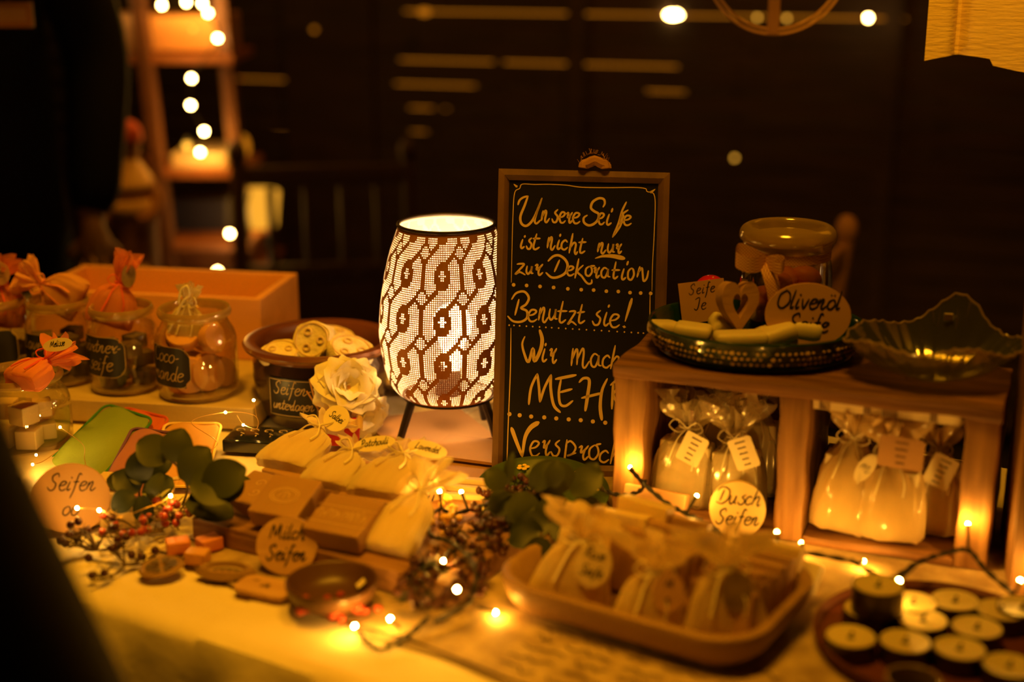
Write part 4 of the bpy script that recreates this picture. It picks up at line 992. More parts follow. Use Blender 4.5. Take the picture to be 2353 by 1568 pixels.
tag(o, 'flat wooden tag with small ink marks lying below the Milch Seifen sign', 'tag')
write([[(p[0], p[1] - .003) for p in q] for q in words_strokes('in', .006)] + [[(-.018, .006), (-.012, .008)]], .0012, lambda x, y: Vector((x, y, .0044)), 'writing', 'ink', o)
# wooden bowl
o = thing('wooden_bowl', 'small dark turned wooden bowl with a price sticker before the board', 'bowl', at(765, 1392, .0088))
MB().lathe(smooth_prof([(0, 0), (.022, 0), (.032, .006), (.040, .014), (.0430, .022), (.0430, .0255), (.0405, .0265), (.0375, .022), (.030, .012), (.018, .0075), (0, .006)]), 56).build('bowl_body', 'dark_bowl_wood', o)
MB().box(.0095, .009, .0006, TR(.0255, .012, .0165) @ RZ(20) @ RY(-38)).build('price_sticker', 'tag_paper', o)
# dried fruit and pods
o = thing('dried_orange_slice', 'dark dried orange slice lying beside the berry twigs', 'dried fruit', at(372, 1308, .012), (6, -6, 18))
MB().lathe([(0, 0), (.020, 0), (.0225, .002), (.020, .005), (.018, .0035), (0, .0035)], 32, SCL(1, .8, 1)).build('rind', 'tray_wood', o)
m = MB()
for k in range(8):
    a = k * PI / 4; m.prism([(.0155 * math.cos(a + b) * 1, .0155 * math.sin(a + b) * .8) for b in (.1, .4, .68)] + [(.003 * math.cos(a + .4), .003 * math.sin(a + .4))], .002, TR(0, 0, .003))
m.build('segments', 'soap_dark', o)
o = thing('seed_pod', 'open almond-shaped seed pod left of the Milch Seifen sign', 'seed pod', at(520, 1320, .009), (8, 0, -6))
def pod(u, v, k=1):
    a = 2 * PI * u; x = .031 * math.cos(a); y = .0135 * math.sin(a) * (1 - .35 * abs(math.cos(a)) ** 3)
    return x, y
m = MB(); m.grid(lambda u, v: Vector((pod(u, v)[0] * (1 - .38 * v), pod(u, v)[1] * (1 - .42 * v), .001 + .006 * math.sin(v * PI) + .003 * v)), 40, 6); m.build('husk', 'tray_wood', o)
m = MB(); m.prism([(pod(i / 30, 0)[0] * .66, pod(i / 30, 0)[1] * .6) for i in range(30)], .002, I4); m.build('pod_hollow', 'soap_dark', o)
m = MB()
for k in range(5): m.ball(.0035, TR(-.014 + .007 * k, -.002, .003), 10, 6, (1, .7, .6))
m.build('seeds', 'soap_tan', o)
for i, (px, py, s_, rz, c_, lab) in enumerate(((410, 1268, .018, 20, 'soap_orange', 'reddish soap chunk at the left of the three by the orange slice'), (455, 1292, .017, -10, 'soap_amber', 'amber soap chunk, nearest of the three by the orange slice'), (482, 1262, .018, 40, 'soap_orange', 'reddish soap chunk furthest right of the three by the orange slice'))):
    soap_block(lab, at(px, py, .009), (0, 0, rz), (s_ * 1.3, s_, s_ * .75), c_)
# crumpled cellophane piece
m = MB(); random.seed(31); gr = {}
def cr(u, v):
    k = (round(u * 9), round(v * 9)); gr.setdefault(k, random.uniform(0, .022)); return Vector(((u - .5) * .055, (v - .5) * .045, gr[k] * (1 - abs(u - .5) * 1.2)))
m.grid(cr, 9, 9); o = m.build('crumpled_wrapper', 'cellophane', smooth=False); o.location = at(470, 1175, .012); tag(o, 'crumpled clear wrapper left of the brown soaps', 'wrapper')

# ================================================================== plants
def leaf_mesh(mb, base, dirv, nrm, L, W, cup=.15, fold=.0):
    d = Vector(dirv).normalized(); n = Vector(nrm); n = (n - d * n.dot(d)).normalized(); s_ = d.cross(n)
    def f(u, v):
        a = (u - .5) * 2; ww = W / 2 * math.sin(PI * min(1, v * .93 + .06)) ** .6
        return Vector(base) + d * (L * v) + s_ * (a * ww) + n * (L * cup * (math.sin(v * 2.6) - .6 * v) + fold * abs(a) * ww + .04 * L * a * a)
    mb.grid(f, 6, 9)
def branch(name, label, pts, leaves, mat='leaf', cat='plant', leafpart='foliage'):
    """pts: world points of the stem; leaves: (px, py, h, size, ratio, ax, ay, az normal tilt)"""
    o = thing(name, label, cat, pts[0]); O = Vector(pts[0])
    m = MB(); m.tube([p - O for p in smooth_line(pts, 6)], .0013, 6); m.build('stem', 'twig', o)
    m = MB()
    for (b, d, n, L, W) in leaves: leaf_mesh(m, Vector(b) - O, d, n, L, W)
    m.build(leafpart, mat, o); return o
UP = Vector((0, -.75, .66))
def leaf_px(px, py, h, ang, L, W, n=UP):
    """leaf starting where the pixel's ray meets height h; ang = direction across the picture, degrees anticlockwise"""
    b = at(px, py, h); a = math.radians(ang); d = Vector((math.cos(a), .25 * math.sin(a), .95 * math.sin(a)))
    return (b, d, Vector(n), L, W)
EU = 'eucalyptus_branch'
branch(EU, 'left eucalyptus branch with large grey-green leaves below the felt pouches', [at(420, 1160, .02), at(430, 1120, .05), at(410, 1075, .07), at(380, 1050, .09)],
       [leaf_px(425, 1110, .07, 55, .044, .042, (-.2, -.8, .5)), leaf_px(440, 1105, .08, -12, .050, .046, (.1, -.8, .6)), leaf_px(470, 1120, .075, 25, .046, .040, (.3, -.8, .5)), leaf_px(500, 1150, .06, 60, .040, .036, (.3, -.8, .5)), leaf_px(400, 1062, .085, 75, .036, .036), leaf_px(385, 1055, .085, 150, .036, .036, (-.3, -.7, .6)),
        leaf_px(400, 1110, .05, 200, .036, .030), leaf_px(430, 1150, .05, -20, .050, .040, (0, -.5, .85)), leaf_px(375, 1090, .07, 240, .030, .018), leaf_px(520, 1100, .06, -50, .040, .036, (.2, -.8, .5))])
branch(EU, 'smaller eucalyptus sprig with round leaves, left of the large leaves', [at(330, 1180, .015), at(320, 1130, .04), at(340, 1085, .06)],
       [leaf_px(322, 1125, .05, 150, .032, .030), leaf_px(330, 1105, .06, 100, .032, .032, (-.2, -.8, .5)), leaf_px(345, 1085, .06, 30, .028, .026), leaf_px(310, 1140, .05, 210, .028, .026), leaf_px(325, 1140, .05, -80, .032, .022), leaf_px(305, 1110, .05, 175, .028, .024), leaf_px(345, 1100, .06, 160, .024, .024)], 'leaf_dark')
branch(EU, 'right eucalyptus branch with hanging leaves before the flowered green plate', [at(1330, 1120, .05), at(1265, 1130, .07), at(1200, 1135, .07), at(1150, 1120, .08)],
       [leaf_px(1155, 1125, .08, 130, .026, .024), leaf_px(1165, 1115, .08, 80, .034, .012), leaf_px(1195, 1130, .075, -80, .038, .034), leaf_px(1225, 1125, .075, 55, .036, .026), leaf_px(1240, 1130, .07, -60, .040, .038, (.2, -.9, .3)), leaf_px(1215, 1140, .07, -120, .036, .030),
        leaf_px(1270, 1120, .08, 80, .028, .020), leaf_px(1300, 1130, .07, 120, .034, .034), leaf_px(1310, 1130, .07, 30, .038, .032), leaf_px(1270, 1140, .07, -90, .040, .036), leaf_px(1250, 1175, .055, -75, .042, .040, (0, -.9, .4)), leaf_px(1180, 1135, .07, -140, .030, .028), leaf_px(1320, 1150, .06, -50, .034, .036), leaf_px(1345, 1110, .07, 60, .024, .022)])
branch(EU, 'lower eucalyptus sprig hanging over the back left rim of the soap tray', [at(1290, 1170, .06), at(1255, 1205, .05), at(1240, 1240, .045)],
       [leaf_px(1260, 1200, .055, -160, .034, .030), leaf_px(1262, 1205, .055, -20, .036, .034), leaf_px(1245, 1235, .05, -100, .032, .030), leaf_px(1235, 1225, .05, 200, .030, .024), leaf_px(1210, 1190, .06, -90, .032, .034)], 'leaf_dark')

def sprig(label, cx, cy, h, rpx, nb, ns, seed, bmat='berry_red', r=.0042, smat='dry_sprig', needles=40, name='berry_sprig', yf=1.6):
    """a loose bunch of twigs with berries, centred on a table pixel"""
    random.seed(seed); c = at(cx, cy, 0); o = thing(name, label, 'berry twigs', c); sc = rpx / 2200.0
    m = MB(); tips = []
    for k in range(ns):
        a = random.uniform(0, 2 * PI); R = sc * random.uniform(.55, 1.0); z = h * random.uniform(.3, 1)
        p = [Vector((0, 0, .012)), Vector((R * .5 * math.cos(a), R * .5 * math.sin(a) * yf, z * .9)), Vector((R * math.cos(a), R * math.sin(a) * yf, z * .7 + .008))]
        m.tube(smooth_line(p, 4), [.0011] * 8 + [.0008], 5); tips.append((p[1], p[2]))
    for k in range(needles):
        a, b = random.choice(tips); q = a.lerp(b, random.uniform(0, 1)); d = Vector((random.uniform(-1, 1), random.uniform(-1, 1), random.uniform(-.2, 1))) * .012
        m.tube([q, q + d * .6, q + d], [.0008, .0006, .0003], 4)
    m.build('twigs', smat, o); first = None
    for k in range(nb):
        a, b = tips[k % len(tips)]; q = a.lerp(b, random.uniform(.55, 1.05)) + Vector((random.uniform(-.008, .008), random.uniform(-.008, .008), random.uniform(.0, .008))); q.z = max(q.z, .007)
        if first is None:
            first = MB().ball(r, I4, 12, 8, (1, 1, 1.1)).lathe([(0, r * 1.35), (r * .3, r * 1.2), (r * .35, r)], 6).build('berry', bmat, o); e = first
        else: e = first.copy(); COL.objects.link(e)
        e.parent = o; e.location = q; e.rotation_euler = (random.uniform(-1, 1), random.uniform(-1, 1), 0)
    return o
sprig('bunch of dry twigs with red berries at the left, nearest the eucalyptus leaves', 400, 1225, .042, 80, 14, 12, 41)
sprig('bunch of dry twigs with scattered berries in the middle of the left garland', 320, 1245, .040, 95, 14, 14, 42, smat='dry_sprig', needles=90)
sprig('bunch of brown twigs with dark berries at the far left table corner', 225, 1290, .034, 70, 10, 12, 43, 'berry_dark', smat='twig', needles=50)
sprig('twigs with dark berries hanging down at the front left of the garland', 290, 1325, .022, 75, 9, 10, 44, 'berry_dark', smat='twig', needles=40)
sprig('reddish dark berry bunch at the top of the right garland below the eucalyptus', 1165, 1235, .045, 75, 56, 12, 45, 'berry_dark', .0036, 'leaf_dark', 190)
sprig('dark berry bunch in the middle of the right garland beside the tray', 1105, 1300, .045, 80, 56, 12, 46, 'berry_dark', .0038, 'leaf_dark', 200)
sprig('berry bunch around the glowing bulb left of the tray corner', 1040, 1375, .040, 90, 54, 12, 47, 'berry_dark', .0038, 'leaf_dark', 180)
sprig('berry bunch with small leaves at the lower end of the right garland', 975, 1420, .030, 80, 48, 10, 48, 'berry_dark', .0040, 'leaf_dark', 170)
sprig('sparse orange-red berry twig in front of the wooden bowl', 770, 1432, .016, 85, 20, 10, 49, 'berry_red', .0040, 'twig', 6, yf=.35)
sprig('dense dark berry bunch against the tray left corner', 1190, 1205, .050, 60, 44, 12, 52, 'berry_dark', .0038, 'leaf_dark', 90)
sprig('dense dark berry bunch between board end and tray, middle of garland', 1130, 1265, .050, 65, 44, 12, 53, 'berry_dark', .0040, 'leaf_dark', 90)
sprig('dark berry bunch below the bulb pair at the lower garland', 1005, 1400, .034, 60, 40, 12, 54, 'berry_dark', .0040, 'leaf_dark', 80)
sprig('yellow lit berry cluster by the bulb at the right board end', 1010, 1268, .050, 50, 24, 9, 50, 'berry_yellow', .0038, 'dry_sprig', 20)
# small witch-hazel like flower beside the micro bulb
o = thing('yellow_blossom', 'thin-petalled yellow blossom with red centre beside a tiny bulb', 'flower', at(362, 1150, .035))
m = MB()
for k in range(9):
    a = k * .7; leaf_mesh(m, (0, 0, 0), (math.cos(a), .2, math.sin(a)), UP, .018, .004)
m.build('petals', 'petal_yellow', o); MB().ball(.005, TR(0, -.003, 0)).build('flower_centre', 'berry_red', o)

# left wooden slice sign and soap blocks behind it
disc('round wooden sign with writing and little ovals, half hidden by the dark coat', at(160, 1225, .0075), (-16, 6, 14), .036, .012, ['Seifen', 'oo'], 'tag_kraft', rx=1.1, xh=.26, wd=.0013)
for px, py, rz, sz, lab in ((238, 1195, 10, (.042, .030, .036), 'pale yellow soap block behind the half hidden round sign'), (262, 1165, -8, (.030, .026, .036), 'narrow pale soap block with a tiny bulb before it'), (275, 1205, 20, (.040, .030, .018), 'low pale soap block beside the dry twigs')):
    soap_block(lab, at(px, py, .0068), (0, 0, rz), sz, 'soap_cream')
o = MB().box(.20, .15, .010, I4, .001).build('wooden_board', 'bright_wood'); p = at(190, 1095, .0066); o.location = p; o.rotation_euler = (0, 0, math.radians(22)); tag(o, 'low pale board under the felt pouches at the left', 'board')

# ================================================================== string lights
def string_light(label, runs, bulbs, mat='cord', r=.0016, glow='led_glow', br=.0019, twist=True, name='string_light', stub=.010):
    """runs: lists of world points of the cord; bulbs: (bulb point, cord point)"""
    o = thing(name, label, 'string lights', runs[0][0]); O = Vector(runs[0][0]); m = MB()
    for run in runs:
        P = smooth_line(run, 10)
        if twist:
            for s_ in (0, PI): m.tube([p - O + Vector((.0013 * math.cos(i * .8 + s_), 0, .0013 * math.sin(i * .8 + s_))) for i, p in enumerate(P)], r, 6)
        else: m.tube([p - O for p in P], r, 5)
    for b, c_ in bulbs:
        if c_ is not None: m.tube([Vector(c_) - O, (Vector(c_) - O).lerp(Vector(b) - O, .5), Vector(b) - O - (Vector(b) - Vector(c_)).normalized() * br * .6], [r * .9, r * .9, br * .95], 7)
    m.build('cord' if mat == 'cord' else 'wire', mat, o); f = None
    for b, c_ in bulbs:
        if f is None: f = MB().ball(br, I4, 8, 6).build('led_bulb', glow, o); e = f
        else: e = f.copy(); COL.objects.link(e); e.parent = o
        e.location = Vector(b) - O
    return o
Yc = lambda x, y, Y: atY(x, y, Y)
string_light('black cord string light before the crate, between chalkboard and right crate post',
    [[Yc(1355, 1090, 1.44), Yc(1385, 1125, 1.42), Yc(1430, 1138, 1.40), Yc(1470, 1128, 1.39), Yc(1482, 1105, 1.385)], [Yc(1450, 1080, 1.385), Yc(1480, 1112, 1.385), Yc(1530, 1155, 1.36), Yc(1580, 1182, 1.34), Yc(1625, 1205, 1.32), Yc(1680, 1240, 1.29), Yc(1760, 1262, 1.27), Yc(1850, 1270, 1.25), Yc(1960, 1290, 1.22)],
     [Yc(1500, 1190, 1.38), Yc(1560, 1200, 1.36), Yc(1640, 1212, 1.34)], [Yc(1960, 1290, 1.22), Yc(2040, 1330, 1.20), Yc(2105, 1295, 1.22), Yc(2170, 1272, 1.235), Yc(2225, 1265, 1.24), Yc(2265, 1310, 1.22), Yc(2330, 1365, 1.19)]],
    [(Yc(1448, 1074, 1.408), Yc(1470, 1100, 1.395)), (Yc(1601, 1140, 1.355), Yc(1580, 1175, 1.34)), (Yc(1785, 1223, 1.28), Yc(1790, 1262, 1.27)), (Yc(1841, 1248, 1.31), Yc(1850, 1268, 1.25)), (Yc(2224, 1205, 1.278), Yc(2225, 1262, 1.24)), (Yc(2066, 1335, 1.17), Yc(2105, 1300, 1.2)), (Yc(1985, 1290, 1.285), Yc(1965, 1292, 1.22)), (Yc(2344, 1335, 1.20), Yc(2335, 1362, 1.19)), (Yc(1371, 1103, 1.37), Yc(1385, 1125, 1.40)), (Yc(1331, 1093, 1.37), Yc(1356, 1092, 1.42))], br=.0019)
string_light('black cord string light winding through the berry garland to the table front',
    [[Yc(1330, 1100, 1.44), Yc(1180, 1140, 1.40), Yc(1080, 1172, 1.36), Yc(1040, 1182, 1.35), Yc(1015, 1170, 1.345)], [Yc(1015, 1170, 1.345), Yc(985, 1190, 1.33), Yc(990, 1230, 1.30), Yc(1030, 1245, 1.28), Yc(1090, 1300, 1.22), Yc(1080, 1380, 1.17), Yc(1000, 1430, 1.14)],
     [at(985, 1420, .02), at(940, 1460, .012), at(880, 1492, .009), at(845, 1478, .010), at(822, 1450, .012)]],
    [(Yc(1010, 1130, 1.35), Yc(1015, 1168, 1.345)), (Yc(1060, 1131, 1.37), Yc(1075, 1172, 1.36)), (Yc(1019, 1290, 1.235), Yc(1032, 1262, 1.27)), (at(1050, 1355, .055), at(1070, 1370, .04)), (at(897, 1423, .020), at(920, 1445, .014)), (at(815, 1440, .016), at(823, 1452, .012)), (at(1138, 1408, .012), at(1100, 1395, .02))], br=.0019)
mw = lambda x, y, h: at(x, y, h)
string_light('fine copper wire fairy lights over the felt pouches and left garland',
    [[mw(75, 1068, .03), mw(100, 1060, .035), mw(135, 1035, .04)], [mw(138, 982, .055), mw(190, 1022, .055), mw(195, 1060, .05), mw(212, 1123, .035), mw(205, 1170, .03)], [mw(177, 1168, .045), mw(228, 1172, .045), mw(270, 1190, .045), mw(330, 1170, .045), mw(390, 1140, .05), mw(430, 1060, .07), mw(500, 1020, .06), mw(440, 970, .06), mw(520, 948, .055), mw(585, 955, .06), mw(590, 985, .055), mw(560, 976, .05), mw(545, 955, .05)], [mw(583, 920, .06), mw(590, 960, .055)]],
    [(mw(138, 982, .055), None), (mw(75, 1068, .03), None), (mw(83, 1046, .035), None), (mw(210, 1124, .036), None), (mw(177, 1168, .046), None), (mw(228, 1173, .046), None), (mw(392, 1140, .052), None), (mw(518, 948, .056), None), (mw(559, 977, .051), None), (mw(583, 920, .06), None)],
    'copper_wire', .0004, 'micro_glow', .0016, False, 'fairy_lights')

# ================================================================== flowered plate and things before the chalkboard
o = thing('flowered_plate', 'green glazed plate with yellow flowers at the chalkboard foot', 'plate', at(1245, 1156, .009), (9, 0, 0))
MB().lathe(smooth_prof([(0, 0), (.045, 0), (.060, .006), (.072, .014), (.074, .016), (.072, .017), (.058, .010), (.044, .004), (0, .004)]), 56).build('plate_body', 'plate_green', o)
m = MB()
for k in range(11):
    a = k * 2 * PI / 11 + .2
    for j in range(5):
        b = j * 2 * PI / 5; x = .061 * math.cos(a) + .0048 * math.cos(b); y = .061 * math.sin(a) + .0048 * math.sin(b)
        m.ball(.0032, TR(x, y, .0125 + .0) @ RZ(0), 8, 5, (1, 1, .35))
m.build('painted_flowers', 'plate_flower', o)
disc('cream wooden sign with dark strokes half hidden behind the left bulb pair', at(985, 1205, .008), (-14, 4, 26), .024, .008, ['v:'], 'pale_wood', rx=1.0, xh=.55, wd=.0022)
for i, (px, py, rx, rz, lab) in enumerate(((1052, 1185, 66, -8, 'cream soap slice behind the left bulb pair, nearest'), (1075, 1168, 66, -14, 'cream soap slice behind the left bulb pair, second'), (1095, 1150, 64, -10, 'cream soap slice behind the left bulb pair, furthest back'))):
    soap_block(lab, at(px, py, .008), (90 - rx + 55, 0, rz), (.062, .052, .015), 'soap_cream')
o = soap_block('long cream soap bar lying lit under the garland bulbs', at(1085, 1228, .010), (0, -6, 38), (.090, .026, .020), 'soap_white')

# ================================================================== tray of soaps
TC = Vector((.133, 1.201, T + .0085)); TRA = -32.4
tr = thing('wooden_tray', 'rounded wooden tray full of soaps and sachets in the front', 'tray', TC, (0, 0, TRA))
def rr_loop(sx, sy, r, n=8): return rrect(sx, sy, r, n)
m = MB(); rings = [(.225, .150, .03, 0), (.252, .177, .045, .012), (.264, .189, .05, .030), (.262, .187, .049, .0345), (.252, .177, .046, .036), (.242, .167, .043, .0335), (.232, .157, .038, .012), (.222, .147, .032, .0075)]
vs = []; L = 0
for (sx, sy, r, z) in rings:
    q = rr_loop(sx, sy, r); L = len(q); vs += [(x, y, z) for x, y in q]
fs = [(j * L + i, j * L + (i + 1) % L, (j + 1) * L + (i + 1) % L, (j + 1) * L + i) for j in range(len(rings) - 1) for i in range(L)]
fs.append(tuple(range(L - 1, -1, -1))); fs.append(tuple((len(rings) - 1) * L + i for i in range(L)))
m.add(vs, fs); m.build('tray_body', 'tray_wood', tr, angle=60)
TM = Matrix.Translation(TC) @ RZ(TRA)
def tl(x, y, z=.0085): return TM @ Vector((x, y, z))
ordn = ['nearest', 'second from the front', 'third from the front', 'fourth from the front', 'fifth from the front', 'sixth from the front', 'furthest back']
for i in range(6):
    soap_block('brown soap bar standing in the row at the tray right end, %s' % ordn[i], tl(.080, -.040 + .0215 * i, .010), (-14, 0, TRA), (.062, .015, .046 + .001 * (i % 2)), 'soap_brown' if i < 5 else 'soap_cream')
for i in range(4):
    soap_block('brown soap bar standing in the middle tray row, %s' % ['nearest', 'second', 'third', 'last at the back rim'][i], tl(-.016, -.004 + .024 * i, .010), (-14, 0, TRA), (.066, .015, .050), 'soap_brown')
soap_block('cream soap bar standing at the tray back left corner', tl(-.062, .040, .010), (-12, 0, TRA + 6), (.056, .018, .054), 'soap_cream')
soap_block('taller cream soap bar resting behind the tray back left corner', tl(-.050, .064, .010), (-10, 0, TRA - 5), (.056, .018, .060), 'soap_cream')
soap_block('cream soap bar lying slanted beside the leftmost tray sachet', tl(-.092, .018, .010), (-8, 24, TRA + 70), (.060, .016, .060), 'soap_cream')
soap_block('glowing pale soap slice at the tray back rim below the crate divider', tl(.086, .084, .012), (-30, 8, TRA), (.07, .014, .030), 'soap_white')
mo = lambda dx, dz, y=-.020: TR(dx, y, dz)
sachet('organza sachet with oval tag, leftmost of three in the tray', at(1305, 1392, .012), (-10, 10, -14), .078, .066, .036, .026, 'organza_gold', 'ribbon_cream', ('oval', .034, .042, mo(.016, .050, -.020) @ RX(-6), ['Rose', 'Seife'], 'organza_cream', 'ink', .0012), seed=61, cone=True, soap='soap_tan', neck=.24, flare=.5, soap_size=(.050, .018, .044))
sachet('organza sachet with small gold tag, middle of three in the tray', at(1490, 1452, .012), (-8, 4, -10), .068, .058, .034, .026, 'organza_gold', 'ribbon_cream', ('oval', .028, .036, mo(.014, .044, -.018), ['M', 'n'], 'tag_kraft', 'ink', .0010), seed=62, cone=True, soap='soap_tan', neck=.22, flare=.5, soap_size=(.040, .016, .040))
sachet('organza sachet with dark grey tag, rightmost of three in the tray', at(1672, 1474, .012), (-6, -3, -6), .076, .070, .036, .028, 'organza_gold', 'ribbon_cream', ('oval', .026, .038, mo(.008, .052, -.019), [' '], 'tag_grey'), seed=63, cone=True, soap='soap_tan', neck=.22, flare=.5, soap_size=(.046, .018, .046))

# ================================================================== candle saucer
SP = at(2160, 1500, .004)
o = thing('clay_saucer', 'round reddish clay saucer holding the tealight candles', 'saucer', (SP.x, SP.y, T + .0088))
MB().lathe(smooth_prof([(0, 0), (.098, 0), (.106, .004), (.110, .010), (.1085, .0125), (.104, .008), (.097, .004), (0, .004)]), 60).build('saucer_body', 'clay_saucer', o)
def candle(px, py, h, label, r=.0222, empty=False, grp=None, zb=.0135, rot=0):
    p = at(px, py, h); H = h - zb; p.z = T + zb
    o = thing('tealight_candle', label, 'candle', p, (0, 0, rot), grp)
    MB().lathe([(0, 0), (r * .97, 0), (r, .001), (r, H), (r * .965, H), (r * .96, .002 if empty else H - .004), (0, .002 if empty else H - .004)], 36).build('tin_cup', 'tin', o)
    if not empty:
        MB().lathe([(0, H - .0015), (r * .5, H - .001), (r * .8, H - .0002), (r * .93, H + .0008), (r * .95, H - .002)], 36).build('wax', 'wax', o)
        MB().tube([(0, 0, H - .003), (.0003, 0, H + .002), (.002, .001, H + .004)], .0012, 6).ball(.0032, TR(0, 0, H - .0012), 10, 6, (1, 1, .3)).build('wick', 'wick', o)
    else: MB().lathe([(r * .95, H - .001), (r * 1.0, H + .001), (r * .90, H), (r * .86, H - .006), (r * .86, .004)], 36).build('glass_liner', 'rim_glass', o)
    return o
cd = [(1955, 1463, 'at the left edge of the saucer, nearest the tray corner'), (2080, 1474, 'brightest one, second from left in the front row'), (2205, 1490, 'third from left in the front row'), (2320, 1530, 'at the lower right photo corner'),
      (2120, 1424, 'directly behind the brightest front one'), (2245, 1442, 'behind the third front one'), (1995, 1400, 'underneath the stacked one with the bulb'), (2195, 1380, 'furthest back of the right half, below the crate post'), (2300, 1402, 'in the back row near the right photo edge'), (2098, 1384, 'half hidden behind the stacked one')]
for px, py, lab in cd: candle(px, py, .030, 'cream tealight candle ' + lab)
candle(2098, 1560, .032, 'emptied tealight cup at the bottom photo edge', empty=True)
candle(2350, 1395, .032, 'cream tealight candle cut by the right photo edge')
candle(2018, 1345, .056, 'cream tealight candle stacked on others with a bulb resting on it', .0225, zb=.0315)

# ================================================================== crate with two compartments
CO = Vector((.108, 1.427, T + .0065)); CA = -22.4; CMx = Matrix.Translation(CO) @ RZ(CA); CW, CD, CH_ = .386, .135, .170
def cl(x, y, z=0): return CMx @ Vector((x, y, z))
cr_ = thing('wooden_crate', 'rough wooden crate with two open compartments used as a display shelf', 'crate', CO, (0, 0, CA))
def rough(sx, sy, sz, M, seed):
    random.seed(seed); m = MB().box(sx, sy, sz, I4, .0016)
    bm = bmesh.new(); me = bpy.data.meshes.new('t'); me.from_pydata(m.v, [], m.f); bm.from_mesh(me)
    bmesh.ops.subdivide_edges(bm, edges=[e for e in bm.edges if e.calc_length() > .02], cuts=7, use_grid_fill=True)
    for v in bm.verts: v.co += Vector((math.sin(v.co.z * 90 + v.co.y * 60), math.sin(v.co.x * 55 + v.co.z * 40), math.sin(v.co.x * 48 + v.co.y * 75))) * .0009
    bm.to_mesh(me); bm.free(); mm = MB(); mm.add([v.co[:] for v in me.vertices], [tuple(p.vertices) for p in me.polygons], M); return mm
rough(CW + .004, CD + .006, .014, TR(CW / 2, CD / 2, CH_ - .014), 1).build('top_board', 'crate_wood', cr_)
rough(.034, CD, CH_ - .0145, TR(.017, CD / 2, 0), 2).build('side_panel', 'crate_upright', cr_)
rough(.031, CD, CH_ - .0145, TR(CW - .0155, CD / 2, 0), 3).build('side_panel', 'crate_upright', cr_)
rough(.029, CD, CH_ - .0145, TR(.190, CD / 2, 0), 4).build('divider', 'crate_upright', cr_)
rough(.140, CD, .009, TR(.1045, CD / 2, 0), 5).build('bottom_board', 'crate_wood', cr_)
rough(.149, CD, .009, TR(.280, CD / 2, 0), 6).build('bottom_board', 'crate_wood', cr_)
for zz, hh in ((.030, .035), (.085, .030)):
    MB().box(.140, .008, hh, TR(.1045, CD - .006, zz)).build('back_slat', 'crate_wood', cr_); MB().box(.149, .008, hh, TR(.280, CD - .006, zz)).build('back_slat', 'crate_wood', cr_)
MB().box(.142, .0014, .010, TR(.278, .012, CH_ - .0265) @ RX(10)).build('paper_strip', 'tag_paper', cr_)
for x, w_ in ((-.060, .02), (-.018, .014), (.004, .030), (.046, .014)): MB().box(w_ * .5, .0006, .009, TR(.278 + x, .0108, CH_ - .026) @ RX(10)).build('print_patch', 'tag_grey', cr_)
# bags inside
BG = 'cellophane'
def cbag(label, x, y, w_, h, ry, seed, mat=BG, tagw=None, soap='soap_white', rz=0, z=.011, group=None, t=.045, ruff=.034):
    return sachet(label, cl(x, y, z), (-3, ry, CA + rz), w_, h, t, ruff, mat, 'ribbon_cream', tagw, group, soap, neck=.24, seed=seed, name='gift_bag', cat='gift bag', flare=.5, soap_size=(w_ * .78, t * .6, h * .78))
tgr = lambda dx, dz, r, y=-.026: ('rect', .026, .034, TR(dx, y, dz) @ RY(r), ['nmnmnm', 'mnunm', 'nmunm', 'mnmu', 'nmum'], 'tag_paper', 'faint_ink', .0004)
cbag('clear bag of white soaps with tag, front left in the left compartment', .066, .036, .070, .086, 4, 71, tagw=tgr(.012, .070, 18))
cbag('clear bag with cream soap behind the round Dusch Seifen sign', .128, .040, .062, .080, -4, 72, tagw=tgr(.014, .070, -20))
cbag('taller clear bag at the back left of the left compartment', .085, .090, .062, .100, 6, 73, tagw=('rect', .036, .026, TR(.026, -.026, .108) @ RY(-24), ['nmunmn', 'mnumn', 'nmunu'], 'tag_paper', 'faint_ink', .0004))
cbag('clear bag at the back right of the left compartment beside the divider', .140, .092, .056, .100, -5, 74)
cbag('white cotton bag leaning on the divider in the right compartment', .238, .030, .064, .100, 5, 75, 'paper_bag', tagw=('oval', .016, .034, TR(.018, -.026, .078) @ RY(24), ['m'], 'tag_paper', 'faint_ink', .0006))
cbag('white cotton bag in the middle of the right compartment with hanging ribbon', .290, .026, .068, .092, -2, 76, 'paper_bag', tagw=('rect', .044, .032, TR(.010, -.027, .098) @ RY(4), ['nmunmn', 'mnumnu', 'nmunu', 'umnm'], 'tag_kraft', 'faint_ink', .0004))
cbag('clear bag in the right compartment next to the right crate post', .334, .060, .054, .088, -4, 77, 'paper_bag', tagw=tgr(.004, .072, 24))
cbag('sheer bag standing at the back of the right compartment', .255, .092, .056, .096, 2, 78)
disc('round cream sign reading Dusch Seifen leaning before the crate', at(1692, 1236, .0085), (-10, 0, -8), .0295, .010, ['Dusch', 'Seifen'], 'soap_cream', rx=.98, xh=.34, wd=.0014)
soap_block('soap bar standing behind the left end of the string light at the crate foot', cl(.050, -.016, .0), (-18, 0, CA - 6), (.070, .014, .040), 'tag_kraft')
# striped jar behind the crate
o = thing('striped_jar', 'small jar with red and gold striped lid seen through the left compartment', 'jar', cl(.066, .175, 0) + Vector((0, .01, 0)), (0, 0, 0))
MB().lathe([(0, 0), (.026, 0), (.028, .004), (.028, .12), (.024, .13)], 30).build('jar_body', 'soap_orange', o); MB().lathe([(.0265, .128), (.030, .128), (.030, .136), (.0275, .138), (.030, .140), (.030, .147), (0, .149)], 30).build('lid', 'berry_yellow', o)
